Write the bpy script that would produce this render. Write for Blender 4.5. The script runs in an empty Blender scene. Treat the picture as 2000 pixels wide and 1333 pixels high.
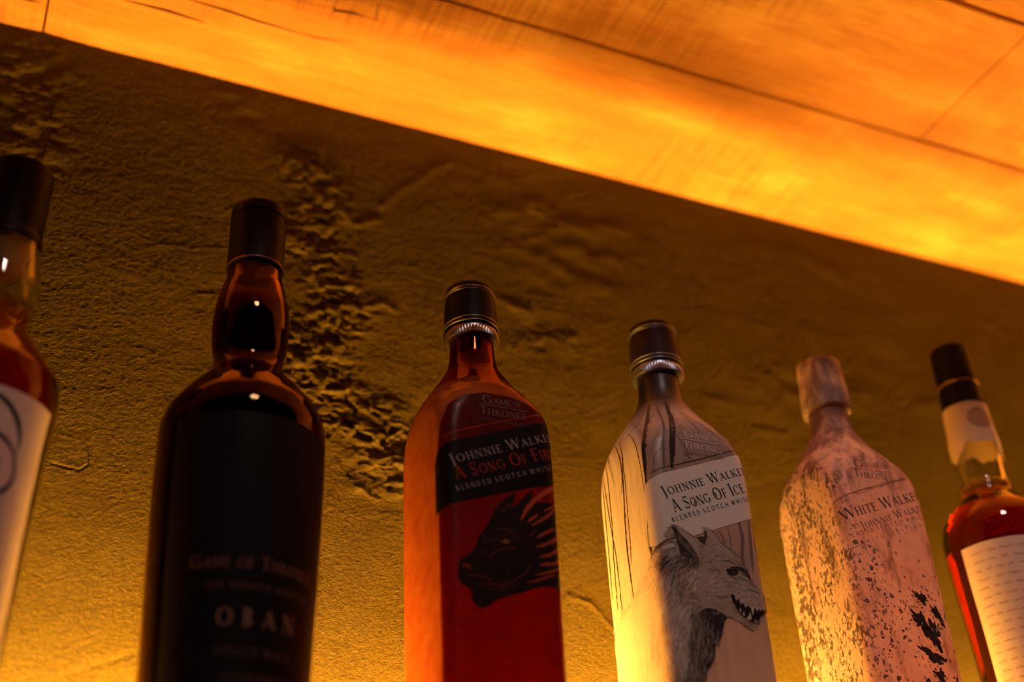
import bpy, bmesh, math, random
import numpy as np
from mathutils import Matrix, Vector
from mathutils.geometry import tessellate_polygon

SC = bpy.context.scene
COL = SC.collection

# ------------------------------------------------------------------ camera
F_PX = 2485.0
def unit(v): return v / np.linalg.norm(v)
_X = unit(np.array([6270, 1228, F_PX])); _Z = np.array([-223, -3889, F_PX])
_Z = unit(_Z - np.dot(_Z, _X) * _X); _Y = np.cross(_Z, _X)
CAM = np.stack([_X, _Y, _Z], 1)                     # camera <- world (x right, y down, z ahead)
def ray(px, py): return CAM.T @ np.array([px - 1000, py - 667, F_PX])
cam_d = bpy.data.cameras.new('camera'); cam = bpy.data.objects.new('camera', cam_d); COL.objects.link(cam)
r_, u_, b_ = CAM.T @ np.array([1, 0, 0]), -(CAM.T @ np.array([0, 1, 0])), -(CAM.T @ np.array([0, 0, 1]))
cam.matrix_world = Matrix(((r_[0], u_[0], b_[0], 0), (r_[1], u_[1], b_[1], 0), (r_[2], u_[2], b_[2], 0), (0, 0, 0, 1)))
cam_d.sensor_width = 36; cam_d.lens = F_PX / 2000 * 36
cam_d.clip_start = .02; cam_d.clip_end = 50
cam_d.dof.use_dof = True; cam_d.dof.focus_distance = .752; cam_d.dof.aperture_fstop = 2.9
SC.camera = cam

# ------------------------------------------------------------------ world, lamps, exposure
w = bpy.data.worlds.new('world'); SC.world = w; w.use_nodes = True
w.node_tree.nodes['Background'].inputs[0].default_value = (.75, .7, .8, 1)
w.node_tree.nodes['Background'].inputs[1].default_value = .002
SC.view_settings.view_transform = 'Standard'; SC.view_settings.look = 'None'
SC.view_settings.exposure = 0; SC.view_settings.gamma = 1; SC.view_settings.use_curve_mapping = False
SC.cycles.sample_clamp_indirect = 10.0; SC.cycles.max_bounces = 14
SC.cycles.transmission_bounces = 12; SC.cycles.transparent_max_bounces = 24; SC.cycles.diffuse_bounces = 6
LED_POWER = 530.0
LED_COL = (1.0, .42, .055)
# added unseen spot behind and above the camera, brightens the bottle fronts
sd = bpy.data.lights.new('front_fill_spot', 'SPOT'); so = bpy.data.objects.new('front_fill_spot', sd); COL.objects.link(so)
sd.energy = 30; sd.color = (1.0, .72, .62); sd.spot_size = math.radians(40); sd.spot_blend = .6; sd.shadow_soft_size = .12
so.location = (.15, -.55, 1.42)
so.rotation_euler = (Vector((.42, .57, .36)) - so.location).to_track_quat('-Z', 'Y').to_euler()

# ------------------------------------------------------------------ setting dimensions (metres; origin at the camera)
WALL_Y = .690; CEIL_Z = .666; SHELF_Z = .1542; X0, X1 = -.9, 2.0

# ------------------------------------------------------------------ helpers
def new_obj(name, me, mat=None, parent=None, smooth=True, sharp=None):
    o = bpy.data.objects.new(name, me); COL.objects.link(o)
    if mat is not None:
        for m in (mat if isinstance(mat, (list, tuple)) else [mat]): me.materials.append(m)
    if smooth: me.polygons.foreach_set('use_smooth', [True] * len(me.polygons))
    if sharp: me.set_sharp_from_angle(angle=math.radians(sharp))
    if parent: o.parent = parent
    me.update(); return o
def mesh_from(name, V, F):
    me = bpy.data.meshes.new(name); me.from_pydata([tuple(map(float, v)) for v in V], [], F); me.validate(); return me
def thing(name, label, cat, loc=(0, 0, 0), group=None):
    o = bpy.data.objects.new(name, None); COL.objects.link(o); o.location = loc; o.empty_display_size = .02
    o['label'] = label; o['category'] = cat
    if group: o['group'] = group
    return o
def quad_grid(nu, nv, close_u=False):
    F = []
    for i in range(nu - (0 if close_u else 1)):
        a, b = i * nv, ((i + 1) % nu) * nv
        F += [(a + j, b + j, b + j + 1, a + j + 1) for j in range(nv - 1)]
    return F
class NT:
    def __init__(s, name):
        s.m = bpy.data.materials.new(name); s.m.use_nodes = True; s.t = s.m.node_tree
        s.t.nodes.clear(); s.out = s.t.nodes.new('ShaderNodeOutputMaterial')
    def n(s, typ, **kw):
        nd = s.t.nodes.new(typ)
        ins = kw.pop('ins', {})
        for k, v in kw.items(): setattr(nd, k, v)
        for k, v in ins.items():
            if isinstance(v, bpy.types.NodeSocket): s.t.links.new(v, nd.inputs[k])
            else: nd.inputs[k].default_value = v
        return nd
    def link(s, a, b): s.t.links.new(a, b)
    def surf(s, sock): s.link(sock, s.out.inputs['Surface'])
    def ramp(s, fac, stops):
        nd = s.t.nodes.new('ShaderNodeValToRGB'); cr = nd.color_ramp
        while len(cr.elements) < len(stops): cr.elements.new(.5)
        for e, (p, c) in zip(cr.elements, stops): e.position = p; e.color = (*c, 1)
        s.link(fac, nd.inputs[0]); return nd.outputs[0]
    def coord(s, scale=(1, 1, 1)):
        tc = s.t.nodes.new('ShaderNodeTexCoord')
        return s.n('ShaderNodeMapping', ins={'Vector': tc.outputs['Object'], 'Scale': scale}).outputs[0]
    def noise(s, vec, scale, detail=4, rough=.55):
        return s.n('ShaderNodeTexNoise', ins={'Vector': vec, 'Scale': scale, 'Detail': detail, 'Roughness': rough}).outputs['Fac']
    def mix(s, f, a, b, blend='MIX'):
        nd = s.t.nodes.new('ShaderNodeMix'); nd.data_type = 'RGBA'; nd.blend_type = blend
        for i, v in ((0, f), (6, a), (7, b)):
            if isinstance(v, bpy.types.NodeSocket): s.link(v, nd.inputs[i])
            else: nd.inputs[i].default_value = v if i == 0 else (*v, 1)
        return nd.outputs[2]
def principled(name, col, rough=.5, metal=0, coat=0, spec=.5, bump=None):
    t = NT(name); p = t.n('ShaderNodeBsdfPrincipled', ins={'Base Color': (*col, 1), 'Roughness': rough, 'Metallic': metal, 'Coat Weight': coat, 'Specular IOR Level': spec})
    nz = t.noise(t.coord(), 220, 3)
    t.link(t.mix(.12, col, t.ramp(nz, [(.3, tuple(c * .55 for c in col)), (.7, tuple(min(1, c * 1.3) for c in col))])), p.inputs['Base Color'])
    if bump:
        b = t.n('ShaderNodeBump', ins={'Height': t.noise(t.coord(), bump[0], 3), 'Strength': bump[1], 'Distance': .0003}); t.link(b.outputs[0], p.inputs['Normal'])
    t.surf(p.outputs[0]); return t.m
def glass(name, col, ior=1.5, rough=0.0):
    t = NT(name); g = t.n('ShaderNodeBsdfGlass', ins={'Color': (*col, 1), 'IOR': ior, 'Roughness': rough}); t.surf(g.outputs[0]); return t.m
def liquid(name, col, density):
    """spirit against glass: bends light slightly and absorbs it along the way"""
    t = NT(name); g = t.n('ShaderNodeBsdfGlass', ins={'Color': (1, 1, 1, 1), 'IOR': 1.36 / 1.5, 'Roughness': 0}); t.surf(g.outputs[0])
    v = t.n('ShaderNodeVolumeAbsorption', ins={'Color': (*col, 1), 'Density': density}); t.link(v.outputs[0], t.out.inputs['Volume']); return t.m
def printed(name, translucency, rough=.4, attr='Col', gloss=.25, trans_tint=(1, 1, 1)):
    """ink or coating whose colour is the mesh's own colour attribute; lets part of the light through"""
    t = NT(name); a = t.n('ShaderNodeAttribute', attribute_name=attr).outputs['Color']
    p = t.n('ShaderNodeBsdfPrincipled', ins={'Base Color': a, 'Roughness': rough, 'Specular IOR Level': gloss})
    tr = t.n('ShaderNodeBsdfTranslucent', ins={'Color': t.mix(1.0, a, trans_tint, 'MULTIPLY')})
    mx = t.n('ShaderNodeMixShader', ins={0: translucency, 1: p.outputs[0], 2: tr.outputs[0]}); t.surf(mx.outputs[0]); return t.m

# ------------------------------------------------------------------ materials
M = {}
M['black'] = principled('black_cap_plastic', (.006, .005, .005), .5, 0, 0, .10)
M['black_foil'] = principled('black_foil', (.008, .006, .006), .5, 0, 0, .10, (900, .3))
M['silver'] = principled('silver_ring', (.30, .28, .28), .34, 1)
M['blue_silver'] = principled('blue_silver_ring', (.34, .42, .60), .34, .9)
M['dark_plum'] = principled('plum_cap', (.040, .026, .036), .5, 0, 0, .10)
M['clear'] = glass('clear_glass', (.96, .97, .95), 1.5)
M['red_glass'] = glass('red_tinted_glass', (.98, .66, .42), 1.5, .03)
M['brown_glass'] = glass('dark_brown_glass', (.72, .48, .26), 1.5)
M['whisky'] = liquid('amber_whisky', (.94, .62, .05), 190)
M['whisky_red'] = liquid('red_amber_whisky', (.93, .50, 0), 140)
M['whisky_dark'] = liquid('dark_whisky', (.86, .45, 0), 800)
M['ice_coat'] = printed('white_glass_coating', .26, .35, gloss=.35, trans_tint=(1, .86, .8))
M['ice_ink'] = printed('printing_ink', .22, .4, trans_tint=(1, .86, .8))
M['paper'] = printed('label_paper', .22, .7, gloss=.15, trans_tint=(1, .85, .6))
M['ink_opaque'] = printed('opaque_ink', .04, .55, gloss=.05)
M['cork'] = principled('cork', (.45, .26, .12), .8)
def film(name, col, fac):
    t = NT(name); tr = t.n('ShaderNodeBsdfTransparent', ins={'Color': (*col, 1)})
    p = t.n('ShaderNodeBsdfPrincipled', ins={'Base Color': (.07, .010, .006, 1), 'Roughness': .35})
    t.surf(t.n('ShaderNodeMixShader', ins={0: fac, 1: tr.outputs[0], 2: p.outputs[0]}).outputs[0]); return t.m
M['red_film'] = film('red_translucent_print', (.44, .085, .022), .20)
def coated_glass():
    t = NT('red_coated_glass'); g = t.n('ShaderNodeBsdfGlass', ins={'Color': (.50, .18, .06, 1), 'IOR': 1.5, 'Roughness': .02})
    dust = t.ramp(t.noise(t.coord(), 90, 5, .65), [(.3, (.52, .10, .018)), (.7, (.90, .32, .06))])
    p = t.n('ShaderNodeBsdfPrincipled', ins={'Base Color': dust, 'Roughness': .25, 'Specular IOR Level': .5})
    tr = t.n('ShaderNodeBsdfTranslucent', ins={'Color': (.85, .24, .06, 1)})
    c = t.n('ShaderNodeMixShader', ins={0: .4, 1: p.outputs[0], 2: tr.outputs[0]}).outputs[0]
    z = t.n('ShaderNodeSeparateXYZ', ins={0: t.coord()}).outputs[2]
    f = t.n('ShaderNodeMapRange', ins={0: z, 1: .226, 2: .206, 3: .0, 4: .42}).outputs[0]
    t.surf(t.n('ShaderNodeMixShader', ins={0: f, 1: g.outputs[0], 2: c}).outputs[0]); return t.m
M['red_glass'] = coated_glass()

def wall_mat():
    t = NT('dark_ochre_plaster'); c = t.coord()
    n1 = t.noise(c, 9, 6, .6); n2 = t.noise(c, 420, 3, .6)
    base = t.mix(.5, t.ramp(n1, [(.35, (.046, .036, .0075)), (.65, (.076, .060, .011))]), t.ramp(n2, [(.3, (.040, .031, .007)), (.7, (.094, .074, .016))]))
    p = t.n('ShaderNodeBsdfPrincipled', ins={'Base Color': base, 'Roughness': .65, 'Specular IOR Level': .03})
    b1 = t.n('ShaderNodeBump', ins={'Height': t.noise(t.coord((.8, 1, 1.25)), 950, 3, .6), 'Strength': 1.0, 'Distance': .0008})
    b2 = t.n('ShaderNodeBump', ins={'Height': t.noise(t.coord((.8, 1, 1)), 420, 3, .6), 'Strength': .8, 'Distance': .0009, 'Normal': b1.outputs[0]})
    t.link(b2.outputs[0], p.inputs['Normal']); t.surf(p.outputs[0]); return t.m
M['wall'] = wall_mat()

def wood_mat():
    t = NT('weathered_spruce_boards')
    streak = t.noise(t.coord((1.2, 30, 30)), 6, 6, .62)
    fine = t.noise(t.coord((6, 160, 160)), 8, 5, .65)
    patch = t.noise(t.coord((3.2, 9, 9)), 2.6, 4, .55)
    saw = t.noise(t.coord((60, 2.5, 2)), 5, 3, .5)
    sawmask = t.ramp(t.noise(t.coord((2.0, 6, 6)), 2.2, 2), [(.48, (0, 0, 0)), (.62, (1, 1, 1))])
    col = t.ramp(streak, [(.28, (.42, .165, .02)), (.5, (.60, .27, .04)), (.72, (.74, .40, .09))])
    col = t.mix(.55, col, t.ramp(patch, [(.34, (.36, .13, .02)), (.52, (.60, .26, .04)), (.68, (.90, .56, .16))]))
    col = t.mix(.18, col, t.ramp(fine, [(.35, (.20, .075, .03)), (.6, (.85, .48, .2))]))
    dk = t.ramp(saw, [(.38, (.78, .72, .68)), (.55, (1, 1, 1))])
    col2 = t.mix(1.0, col, dk, 'MULTIPLY')
    col = t.mix(sawmask, col, col2)
    p = t.n('ShaderNodeBsdfPrincipled', ins={'Base Color': col, 'Roughness': .55, 'Specular IOR Level': .3})
    b1 = t.n('ShaderNodeBump', ins={'Height': fine, 'Strength': .6, 'Distance': .0007})
    b2 = t.n('ShaderNodeBump', ins={'Height': streak, 'Strength': .5, 'Distance': .001, 'Normal': b1.outputs[0]})
    t.link(b2.outputs[0], p.inputs['Normal']); t.surf(p.outputs[0]); return t.m
M['wood'] = wood_mat()
M['backing'] = principled('dark_backing_board', (.035, .018, .010), .9)
M['crack'] = principled('dark_wood_check', (.05, .022, .010), .9)
M['shelf'] = principled('stained_oak_shelf', (.16, .085, .04), .5, bump=(60, .4))
M['alu'] = principled('aluminium_channel', (.6, .6, .6), .4, .9)
def led_mat():
    t = NT('amber_led_diffuser'); t.surf(t.n('ShaderNodeEmission', ins={'Color': (*LED_COL, 1), 'Strength': LED_POWER}).outputs[0]); return t.m
M['led'] = led_mat()

# ------------------------------------------------------------------ numpy noise for the plaster relief
rs = np.random.RandomState(7)
TAB = rs.rand(16, 257, 257)
def vn(x, z, k):
    T = TAB[k]; xi = np.floor(x).astype(int); zi = np.floor(z).astype(int); fx, fz = x - xi, z - zi
    fx = fx * fx * (3 - 2 * fx); fz = fz * fz * (3 - 2 * fz); a, b = xi % 256, zi % 256
    return (T[a, b] * (1 - fx) + T[a + 1, b] * fx) * (1 - fz) + (T[a, b + 1] * (1 - fx) + T[a + 1, b + 1] * fx) * fz
def fbm(x, z, k, o=4):
    s = 0; a = .5
    for i in range(o): s = s + a * (vn(x + 13.7 * i, z + 7.1 * i, (k + i) % 16) - .5); x, z, a = x * 2.03, z * 2.03, a * .52
    return s
def on_wall(px, py):
    d = ray(px, py); return d[0] * WALL_Y / d[1], d[2] * WALL_Y / d[1]
def seg_dist(X, Z, pts):
    best = np.full(X.shape, 1e9); sgn = np.zeros(X.shape)
    for (a, b), (c, d) in zip(pts[:-1], pts[1:]):
        L = (c - a) ** 2 + (d - b) ** 2; t = np.clip(((X - a) * (c - a) + (Z - b) * (d - b)) / L, 0, 1)
        dx, dz = X - a - t * (c - a), Z - b - t * (d - b); D = np.hypot(dx, dz); m = D < best
        best = np.where(m, D, best); sgn = np.where(m, np.sign((c - a) * dz - (d - b) * dx), sgn)
    return best, sgn

def build_wall():
    xs = np.concatenate([np.linspace(X0, -.07, 60), np.arange(-.069, .90, .0006), np.linspace(.902, X1, 60)])
    zs = np.concatenate([np.linspace(-.15, .19, 26), np.arange(.1915, .668, .0006), np.linspace(.669, .72, 6)])
    X, Z = np.meshgrid(xs, zs, indexing='ij')
    wx = X + .006 * fbm(X * 40, Z * 40, 2); wz = Z + .005 * fbm(X * 45, Z * 45, 5)
    H = .0012 * fbm(X * 9, Z * 12, 0, 3) + .0006 * fbm(wx * 26, wz * 60, 3, 3)
    H += .00026 * fbm(wx * 70, wz * 210, 6, 3) * np.clip(1.2 - 1.6 * np.abs(X - .08), .35, 1)      # trowel streaks
    H += .00040 * fbm(X * 420, Z * 460, 9, 2) + .00060 * fbm(X * 820, Z * 900, 13, 1)                                                       # sand grain
    # the clotted path of rough plaster that runs down behind the dark bottle
    path = [on_wall(*p) for p in ((590, 325), (625, 380), (610, 460), (640, 540), (665, 600), (600, 700), (650, 790), (735, 845), (770, 905))]
    D, _ = seg_dist(X, Z, path)
    wid = .017 + .010 * fbm(X * 30, Z * 30, 4, 2)
    mask = np.clip(1.25 - D / (wid + .010), 0, 1); mask = mask * mask * (3 - 2 * mask)
    clot = np.abs(fbm(wx * 92 + 3, wz * 120, 1, 3)); clot = np.clip(.30 - clot * 2.1, -.12, .22)
    clot2 = np.clip(fbm(wx * 110, wz * 150, 7, 2) + .02, 0, .22)
    H += mask * (.0052 * clot + .0080 * clot2)
    for pts, wd, ht in (
        (((740, 402), (790, 368), (850, 330), (875, 318)), .0035, .0011),
        (((968, 583), (1000, 600), (1042, 618)), .0028, .0013),
        (((1045, 660), (1080, 664), (1122, 662)), .0035, .0012),
        (((560, 690), (610, 688), (650, 700)), .002, .0010),
        (((690, 835), (722, 850), (748, 885)), .0014, .0013),
        (((700, 955), (740, 975), (795, 968)), .002, .0016),
        (((665, 600), (700, 605), (750, 595), (770, 606)), .002, .0011),
        (((440, 412), (520, 402), (600, 396)), .0010, .0003),
        (((310, 480), (380, 490), (450, 487)), .0010, .0003),
        (((380, 575), (440, 577)), .0010, .0003),
        (((1060, 500), (1120, 540), (1180, 560)), .006, .0007),
        (((1100, 435), (1160, 440), (1210, 450)), .006, .0007),
        (((1460, 480), (1560, 500), (1640, 540)), .007, .0007),
        (((1540, 720), (1600, 790), (1680, 770)), .006, .0007),
        (((1380, 780), (1440, 790)), .004, .0004),
        (((1480, 840), (1530, 848)), .004, .0004),
        (((1800, 790), (1860, 800)), .006, .0007),
        (((1110, 1165), (1150, 1180), (1200, 1230)), .002, .0010),
        (((640, 395), (690, 440), (740, 430)), .0022, .0012),
        (((140, 1320), (190, 1300), (265, 1270)), .0022, -.0006)):
        D, _ = seg_dist(wx, wz, [on_wall(*p) for p in pts]); H += ht * np.exp(-(D / wd) ** 2) * (.75 + 1.6 * fbm(X * 90, Z * 90, 11, 2))
    # a flake of plaster with a crisp step beside the amber bottle
    D, sg = seg_dist(wx, wz, [on_wall(*p) for p in ((165, 872), (167, 906), (150, 916), (128, 910), (100, 904))])
    H += (.0004 * np.exp(-(D / .0013) ** 2) - .0010 * np.exp(-((D - .0010) / .0008) ** 2) * (sg > 0)) * np.clip(.6 + 3 * fbm(X * 90, Z * 90, 5, 2), 0, 1.2)
    # blotchy, thick plaster in the top left corner and hollows along the top
    for (px, py, rad, amp) in ((40, 130, .03, 1), (60, 270, .03, .9), (20, 200, .03, .7), (470, 205, .018, .6), (1120, 470, .05, .5), (1050, 650, .03, .5), (1600, 760, .05, .4), (1000, 400, .04, .4), (780, 830, .028, .9), (720, 930, .03, .7)):
        cx, cz = on_wall(px, py); g = np.exp(-((X - cx) ** 2 + (Z - cz) ** 2) / rad ** 2)
        H += g * amp * .0062 * np.clip(fbm(wx * 62, wz * 96, 8, 3), -.1, .22)
    H = np.clip(H, -.004, .0036)
    V = np.stack([X, WALL_Y - H, Z], -1).reshape(-1, 3).astype(np.float32)
    nx, nz = len(xs), len(zs); i, j = np.meshgrid(np.arange(nx - 1), np.arange(nz - 1), indexing='ij')
    a = (i * nz + j).ravel(); Fq = np.stack([a, a + nz, a + nz + 1, a + 1], 1).astype(np.int32)
    me = bpy.data.meshes.new('wall_back'); me.vertices.add(len(V)); me.vertices.foreach_set('co', V.ravel())
    me.loops.add(Fq.size); me.loops.foreach_set('vertex_index', Fq.ravel()); me.polygons.add(len(Fq))
    me.polygons.foreach_set('loop_start', np.arange(0, Fq.size, 4, dtype=np.int32)); me.polygons.foreach_set('loop_total', np.full(len(Fq), 4, np.int32))
    me.update(calc_edges=True); me.validate()
    o = new_obj('wall_back', me, M['wall']); o['kind'] = 'structure'
build_wall()

# ------------------------------------------------------------------ wooden ceiling boards over the shelf
def build_ceiling():
    V, F, MI = [], [], []; rnd = random.Random(3)
    def board(x0, x1, y0, y1, dz=0.0, th=.020):
        e = .0012; n = max(2, int((x1 - x0) / .03)); base = len(V)
        for i in range(n + 1):
            x = x0 + (x1 - x0) * i / n; j1, j2 = rnd.uniform(-.0003, .0003), rnd.uniform(-.0003, .0003)
            ex = e if 0 < i < n else 0
            z = CEIL_Z + dz
            sh = e if i in (0, n) else 0
            V.extend([(x, y0 + j1, z + th), (x, y0 + j1, z + e), (x, y0 + e + j1, z + sh), (x, (y0 + y1) / 2, z + sh + .0002), (x, y1 - e + j2, z + sh), (x, y1 + j2, z + e), (x, y1 + j2, z + th)])
        for i in range(n):
            a, b = base + i * 7, base + (i + 1) * 7
            for k in range(6): F.append((a + k, a + k + 1, b + k + 1, b + k)); MI.append(0)
            F.append((a + 6, a, b, b + 6)); MI.append(0)
        for s in (base, base + n * 7): F.append(tuple(s + k for k in range(7))); MI.append(0)
    g = .0013
    rows = [(.5625 + g, .6935, [-.016], .0006), (.4335 + g, .5625 - g, [.638], 0), (.305, .4335 - g, [.20, 1.3], .0005)]
    for y0, y1, joints, dz in rows:
        xs = [X0] + joints + [X1]
        for k, (a, b) in enumerate(zip(xs[:-1], xs[1:])): board(a + .0008, b - .0008, y0, y1, dz + .0004 * (k % 2))
    b = len(V)                                               # backing above the boards, seen through the gaps
    for z in (CEIL_Z + .0203, CEIL_Z + .032):
        V.extend([(X0, .300, z), (X1, .300, z), (X1, .694, z), (X0, .694, z)])
    for f in ((0, 1, 2, 3), (7, 6, 5, 4), (0, 4, 5, 1), (1, 5, 6, 2), (2, 6, 7, 3), (3, 7, 4, 0)): F.append(tuple(b + k for k in f)); MI.append(1)
    # seasoning checks in the board next to the wall
    def oc(px, py):
        d = ray(px, py); return d[0] * CEIL_Z / d[2], d[1] * CEIL_Z / d[2]
    for pts, wd in ((((244, 2), (330, 24), (400, 46)), .0011), (((365, 0), (440, 22), (500, 42), (575, 64)), .0008), (((652, 12), (653, 22), (690, 27), (712, 34)), .0009),
                    (((560, 62), (620, 76), (680, 84)), .0004), (((712, 34), (735, 40), (738, 5)), .0005), (((1740, 260), (1850, 290), (1990, 335)), .0004), (((40, 0), (60, 4), (86, 8)), .0006)):
        P = [oc(*p) for p in pts]; base = len(V)
        for i, (x, y) in enumerate(P):
            a, c = P[max(0, i - 1)], P[min(len(P) - 1, i + 1)]; dx, dy = c[0] - a[0], c[1] - a[1]; L = math.hypot(dx, dy)
            ww = wd * (.25 if i in (0, len(P) - 1) else 1); V.extend([(x - dy / L * ww, y + dx / L * ww, CEIL_Z + .00045), (x + dy / L * ww, y - dx / L * ww, CEIL_Z + .00045)])
        for i in range(len(P) - 1): F.append((base + 2 * i, base + 2 * i + 1, base + 2 * i + 3, base + 2 * i + 2)); MI.append(2)
    me = mesh_from('ceiling', V, F)
    o = new_obj('ceiling', me, [M['wood'], M['backing'], M['crack']], smooth=False); o['kind'] = 'structure'
    me.polygons.foreach_set('material_index', MI); me.update()
build_ceiling()

def box_mesh(name, x0, x1, y0, y1, z0, z1, bev=.001):
    bm = bmesh.new(); bmesh.ops.create_cube(bm, size=1)
    for v in bm.verts: v.co = Vector((x0 + (v.co.x + .5) * (x1 - x0), y0 + (v.co.y + .5) * (y1 - y0), z0 + (v.co.z + .5) * (z1 - z0)))
    if bev: bmesh.ops.bevel(bm, geom=bm.edges[:], offset=bev, segments=2, affect='EDGES')
    me = bpy.data.meshes.new(name); bm.to_mesh(me); bm.free(); return me
sh_t = thing('bottle_shelf', 'dark stained wooden shelf board under the row of whisky bottles', 'shelf', (0, 0, 0))
new_obj('board', box_mesh('board', X0, X1, .522, .6855, SHELF_Z - .028, SHELF_Z, .002), M['shelf'], sh_t, smooth=False)
lt = thing('light_strip', 'glowing amber light strip on the shelf behind the bottles along the wall', 'light')
def prism(name, x0, x1, yz):
    n = len(yz); return mesh_from(name, [(x, y, z) for x in (x0, x1) for y, z in yz], [tuple(range(n))[::-1], tuple(range(n, 2 * n))] + [(i, (i + 1) % n, n + (i + 1) % n, n + i) for i in range(n)])
# an angled aluminium profile that leans its diffuser towards the wall
LY, LZ = .6412, SHELF_Z + .0001
new_obj('channel', prism('channel', -.065, X1 - .02, [(LY, LZ), (LY + .0150, LZ), (LY + .0150, LZ + .0030), (LY + .0130, LZ + .0053), (LY + .0044, LZ + .0088), (LY + .0015, LZ + .0085), (LY, LZ + .0070)]), M['alu'], lt, smooth=False)
_c, _t = (LY + .0088, LZ + .0072), math.radians(-22)          # domed diffuser, leaning a little towards the wall
dome = [(_c[0] + .0045 * math.cos(_t + k * math.pi / 12), _c[1] + .0045 * math.sin(_t + k * math.pi / 12)) for k in range(13)]
new_obj('diffuser', prism('diffuser', -.060, X1 - .03, dome), M['led'], lt, smooth=False)

# ------------------------------------------------------------------ bottle shapes
def spline(xs, ys, x):
    xs = np.asarray(xs, float); ys = np.asarray(ys, float)
    d = np.diff(ys) / np.diff(xs); m = np.zeros(len(xs)); m[0] = d[0]; m[-1] = d[-1]
    for i in range(1, len(xs) - 1): m[i] = 0 if d[i - 1] * d[i] <= 0 else 2 * d[i - 1] * d[i] / (d[i - 1] + d[i])
    x = np.asarray(x, float); k = np.clip(np.searchsorted(xs, x, side='right') - 1, 0, len(xs) - 2)
    h = xs[k + 1] - xs[k]; t = np.clip((x - xs[k]) / h, 0, 1)
    return ys[k] * (2 * t ** 3 - 3 * t * t + 1) + h * m[k] * (t ** 3 - 2 * t * t + t) + ys[k + 1] * (3 * t * t - 2 * t ** 3) + h * m[k + 1] * (t ** 3 - t * t)
class Shape:
    """rounded-square bottle: profile rows (z, half width, corner radius); points addressed by (s, v) in metres along the skin"""
    def __init__(q, prof):
        p = np.array(prof, float); q.z = np.linspace(p[0, 0], p[-1, 0], 1200)
        q.h = spline(p[:, 0], p[:, 1], q.z); q.r = np.minimum(spline(p[:, 0], p[:, 2], q.z), q.h)
        q.v = np.concatenate([[0], np.cumsum(np.hypot(np.diff(q.z), np.diff(q.h)))]) + p[0, 0]; q.dh = np.gradient(q.h, q.z)
    def half(q, V):
        h = np.interp(V, q.v, q.h); r = np.interp(V, q.v, q.r); return 4 * (h - r) + math.pi * r
    def pos(q, S, V, off=0.0):
        S, V = np.broadcast_arrays(np.asarray(S, float), np.asarray(V, float))
        z = np.interp(V, q.v, q.z); h = np.interp(V, q.v, q.h); r = np.interp(V, q.v, q.r); dh = np.interp(V, q.v, q.dh)
        a = np.abs(S); sg = np.where(S < 0, -1., 1.); f = h - r; arc = r * np.pi / 2
        th = np.clip((a - f) / np.maximum(r, 1e-6), 0, np.pi / 2); side = np.clip(a - f - arc, 0, 2 * f)
        th2 = np.clip((a - f - arc - 2 * f) / np.maximum(r, 1e-6), 0, np.pi / 2); bk = np.clip(a - f - 2 * arc - 2 * f, 0, f); A = th + th2
        x = np.where(a <= f, a, np.where(th2 <= 0, f + r * np.sin(th), f + r * np.cos(th2) - bk))
        y = np.where(th2 <= 0, -f - r * np.cos(th) + side, f + r * np.sin(th2))
        nx, ny, nz = np.sin(A), -np.cos(A), -dh; L = np.sqrt(1 + nz * nz)
        return np.stack([sg * (x + nx * off / L), y + ny * off / L, z + nz * off / L], -1)
JW = Shape([(0, .0305, .006), (.003, .0332, .0085), (.02, .0337, .0088), (.10, .0343, .0094), (.18, .0347, .0103), (.195, .0347, .0135), (.207, .0338, .0215), (.214, .0318, .0275),
            (.221, .0277, .0270), (.228, .0231, .0231), (.235, .0188, .0188), (.242, .0154, .0154), (.25, .0138, .0138), (.262, .0132, .0132)])
def smooth_prof(prof):
    p = np.array(prof, float); z = np.linspace(p[0, 0], p[-1, 0], 500); r = spline(p[:, 0], p[:, 1], z); return z, r
class Round(Shape):
    """round bottle addressed the same way: s along the circumference from the front (-y), v = height"""
    def __init__(q, prof): q.z, q.h = smooth_prof(prof); q.r = q.h; q.v = q.z; q.dh = np.gradient(q.h, q.z)
    def pos(q, S, V, off=0.0):
        S, V = np.broadcast_arrays(np.asarray(S, float), np.asarray(V, float))
        r = np.interp(V, q.z, q.h) + off; A = S            # S is an angle here
        return np.stack([r * np.sin(A), -r * np.cos(A), V], -1)

def set_col(me, cols):
    ca = me.color_attributes.new('Col', 'FLOAT_COLOR', 'POINT'); c = np.ones((len(me.vertices), 4), np.float32); c[:, :3] = cols; ca.data.foreach_set('color', c.ravel())
def loft(q, name, vmin, vmax, off=0.0, nv=220, nu=176, flip=False, bottom=True, top=True, colf=None, square=True):
    V = np.linspace(vmin, vmax, nv); t = np.linspace(-1, 1, nu, endpoint=False)
    S = (t[:, None] * q.half(V)[None, :]) if square else (t[:, None] * math.pi + 0 * V[None, :])
    P = q.pos(S, V[None, :] + 0 * S, off).reshape(-1, 3); Fc = quad_grid(nu, nv, True); P = list(map(tuple, P))
    if bottom: P.append((0, 0, P[0][2])); c = len(P) - 1; Fc += [(c, ((i + 1) % nu) * nv, i * nv) for i in range(nu)]
    if top: P.append((0, 0, P[nv - 1][2])); c = len(P) - 1; Fc += [(c, i * nv + nv - 1, ((i + 1) % nu) * nv + nv - 1) for i in range(nu)]
    if flip: Fc = [tuple(reversed(f)) for f in Fc]
    me = mesh_from(name, P, Fc)
    if colf is not None:
        C = np.zeros((len(P), 3)); C[:nu * nv] = colf(S, V[None, :] + 0 * S).reshape(-1, 3); C[nu * nv:] = C[0]; set_col(me, C)
    return me
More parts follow.
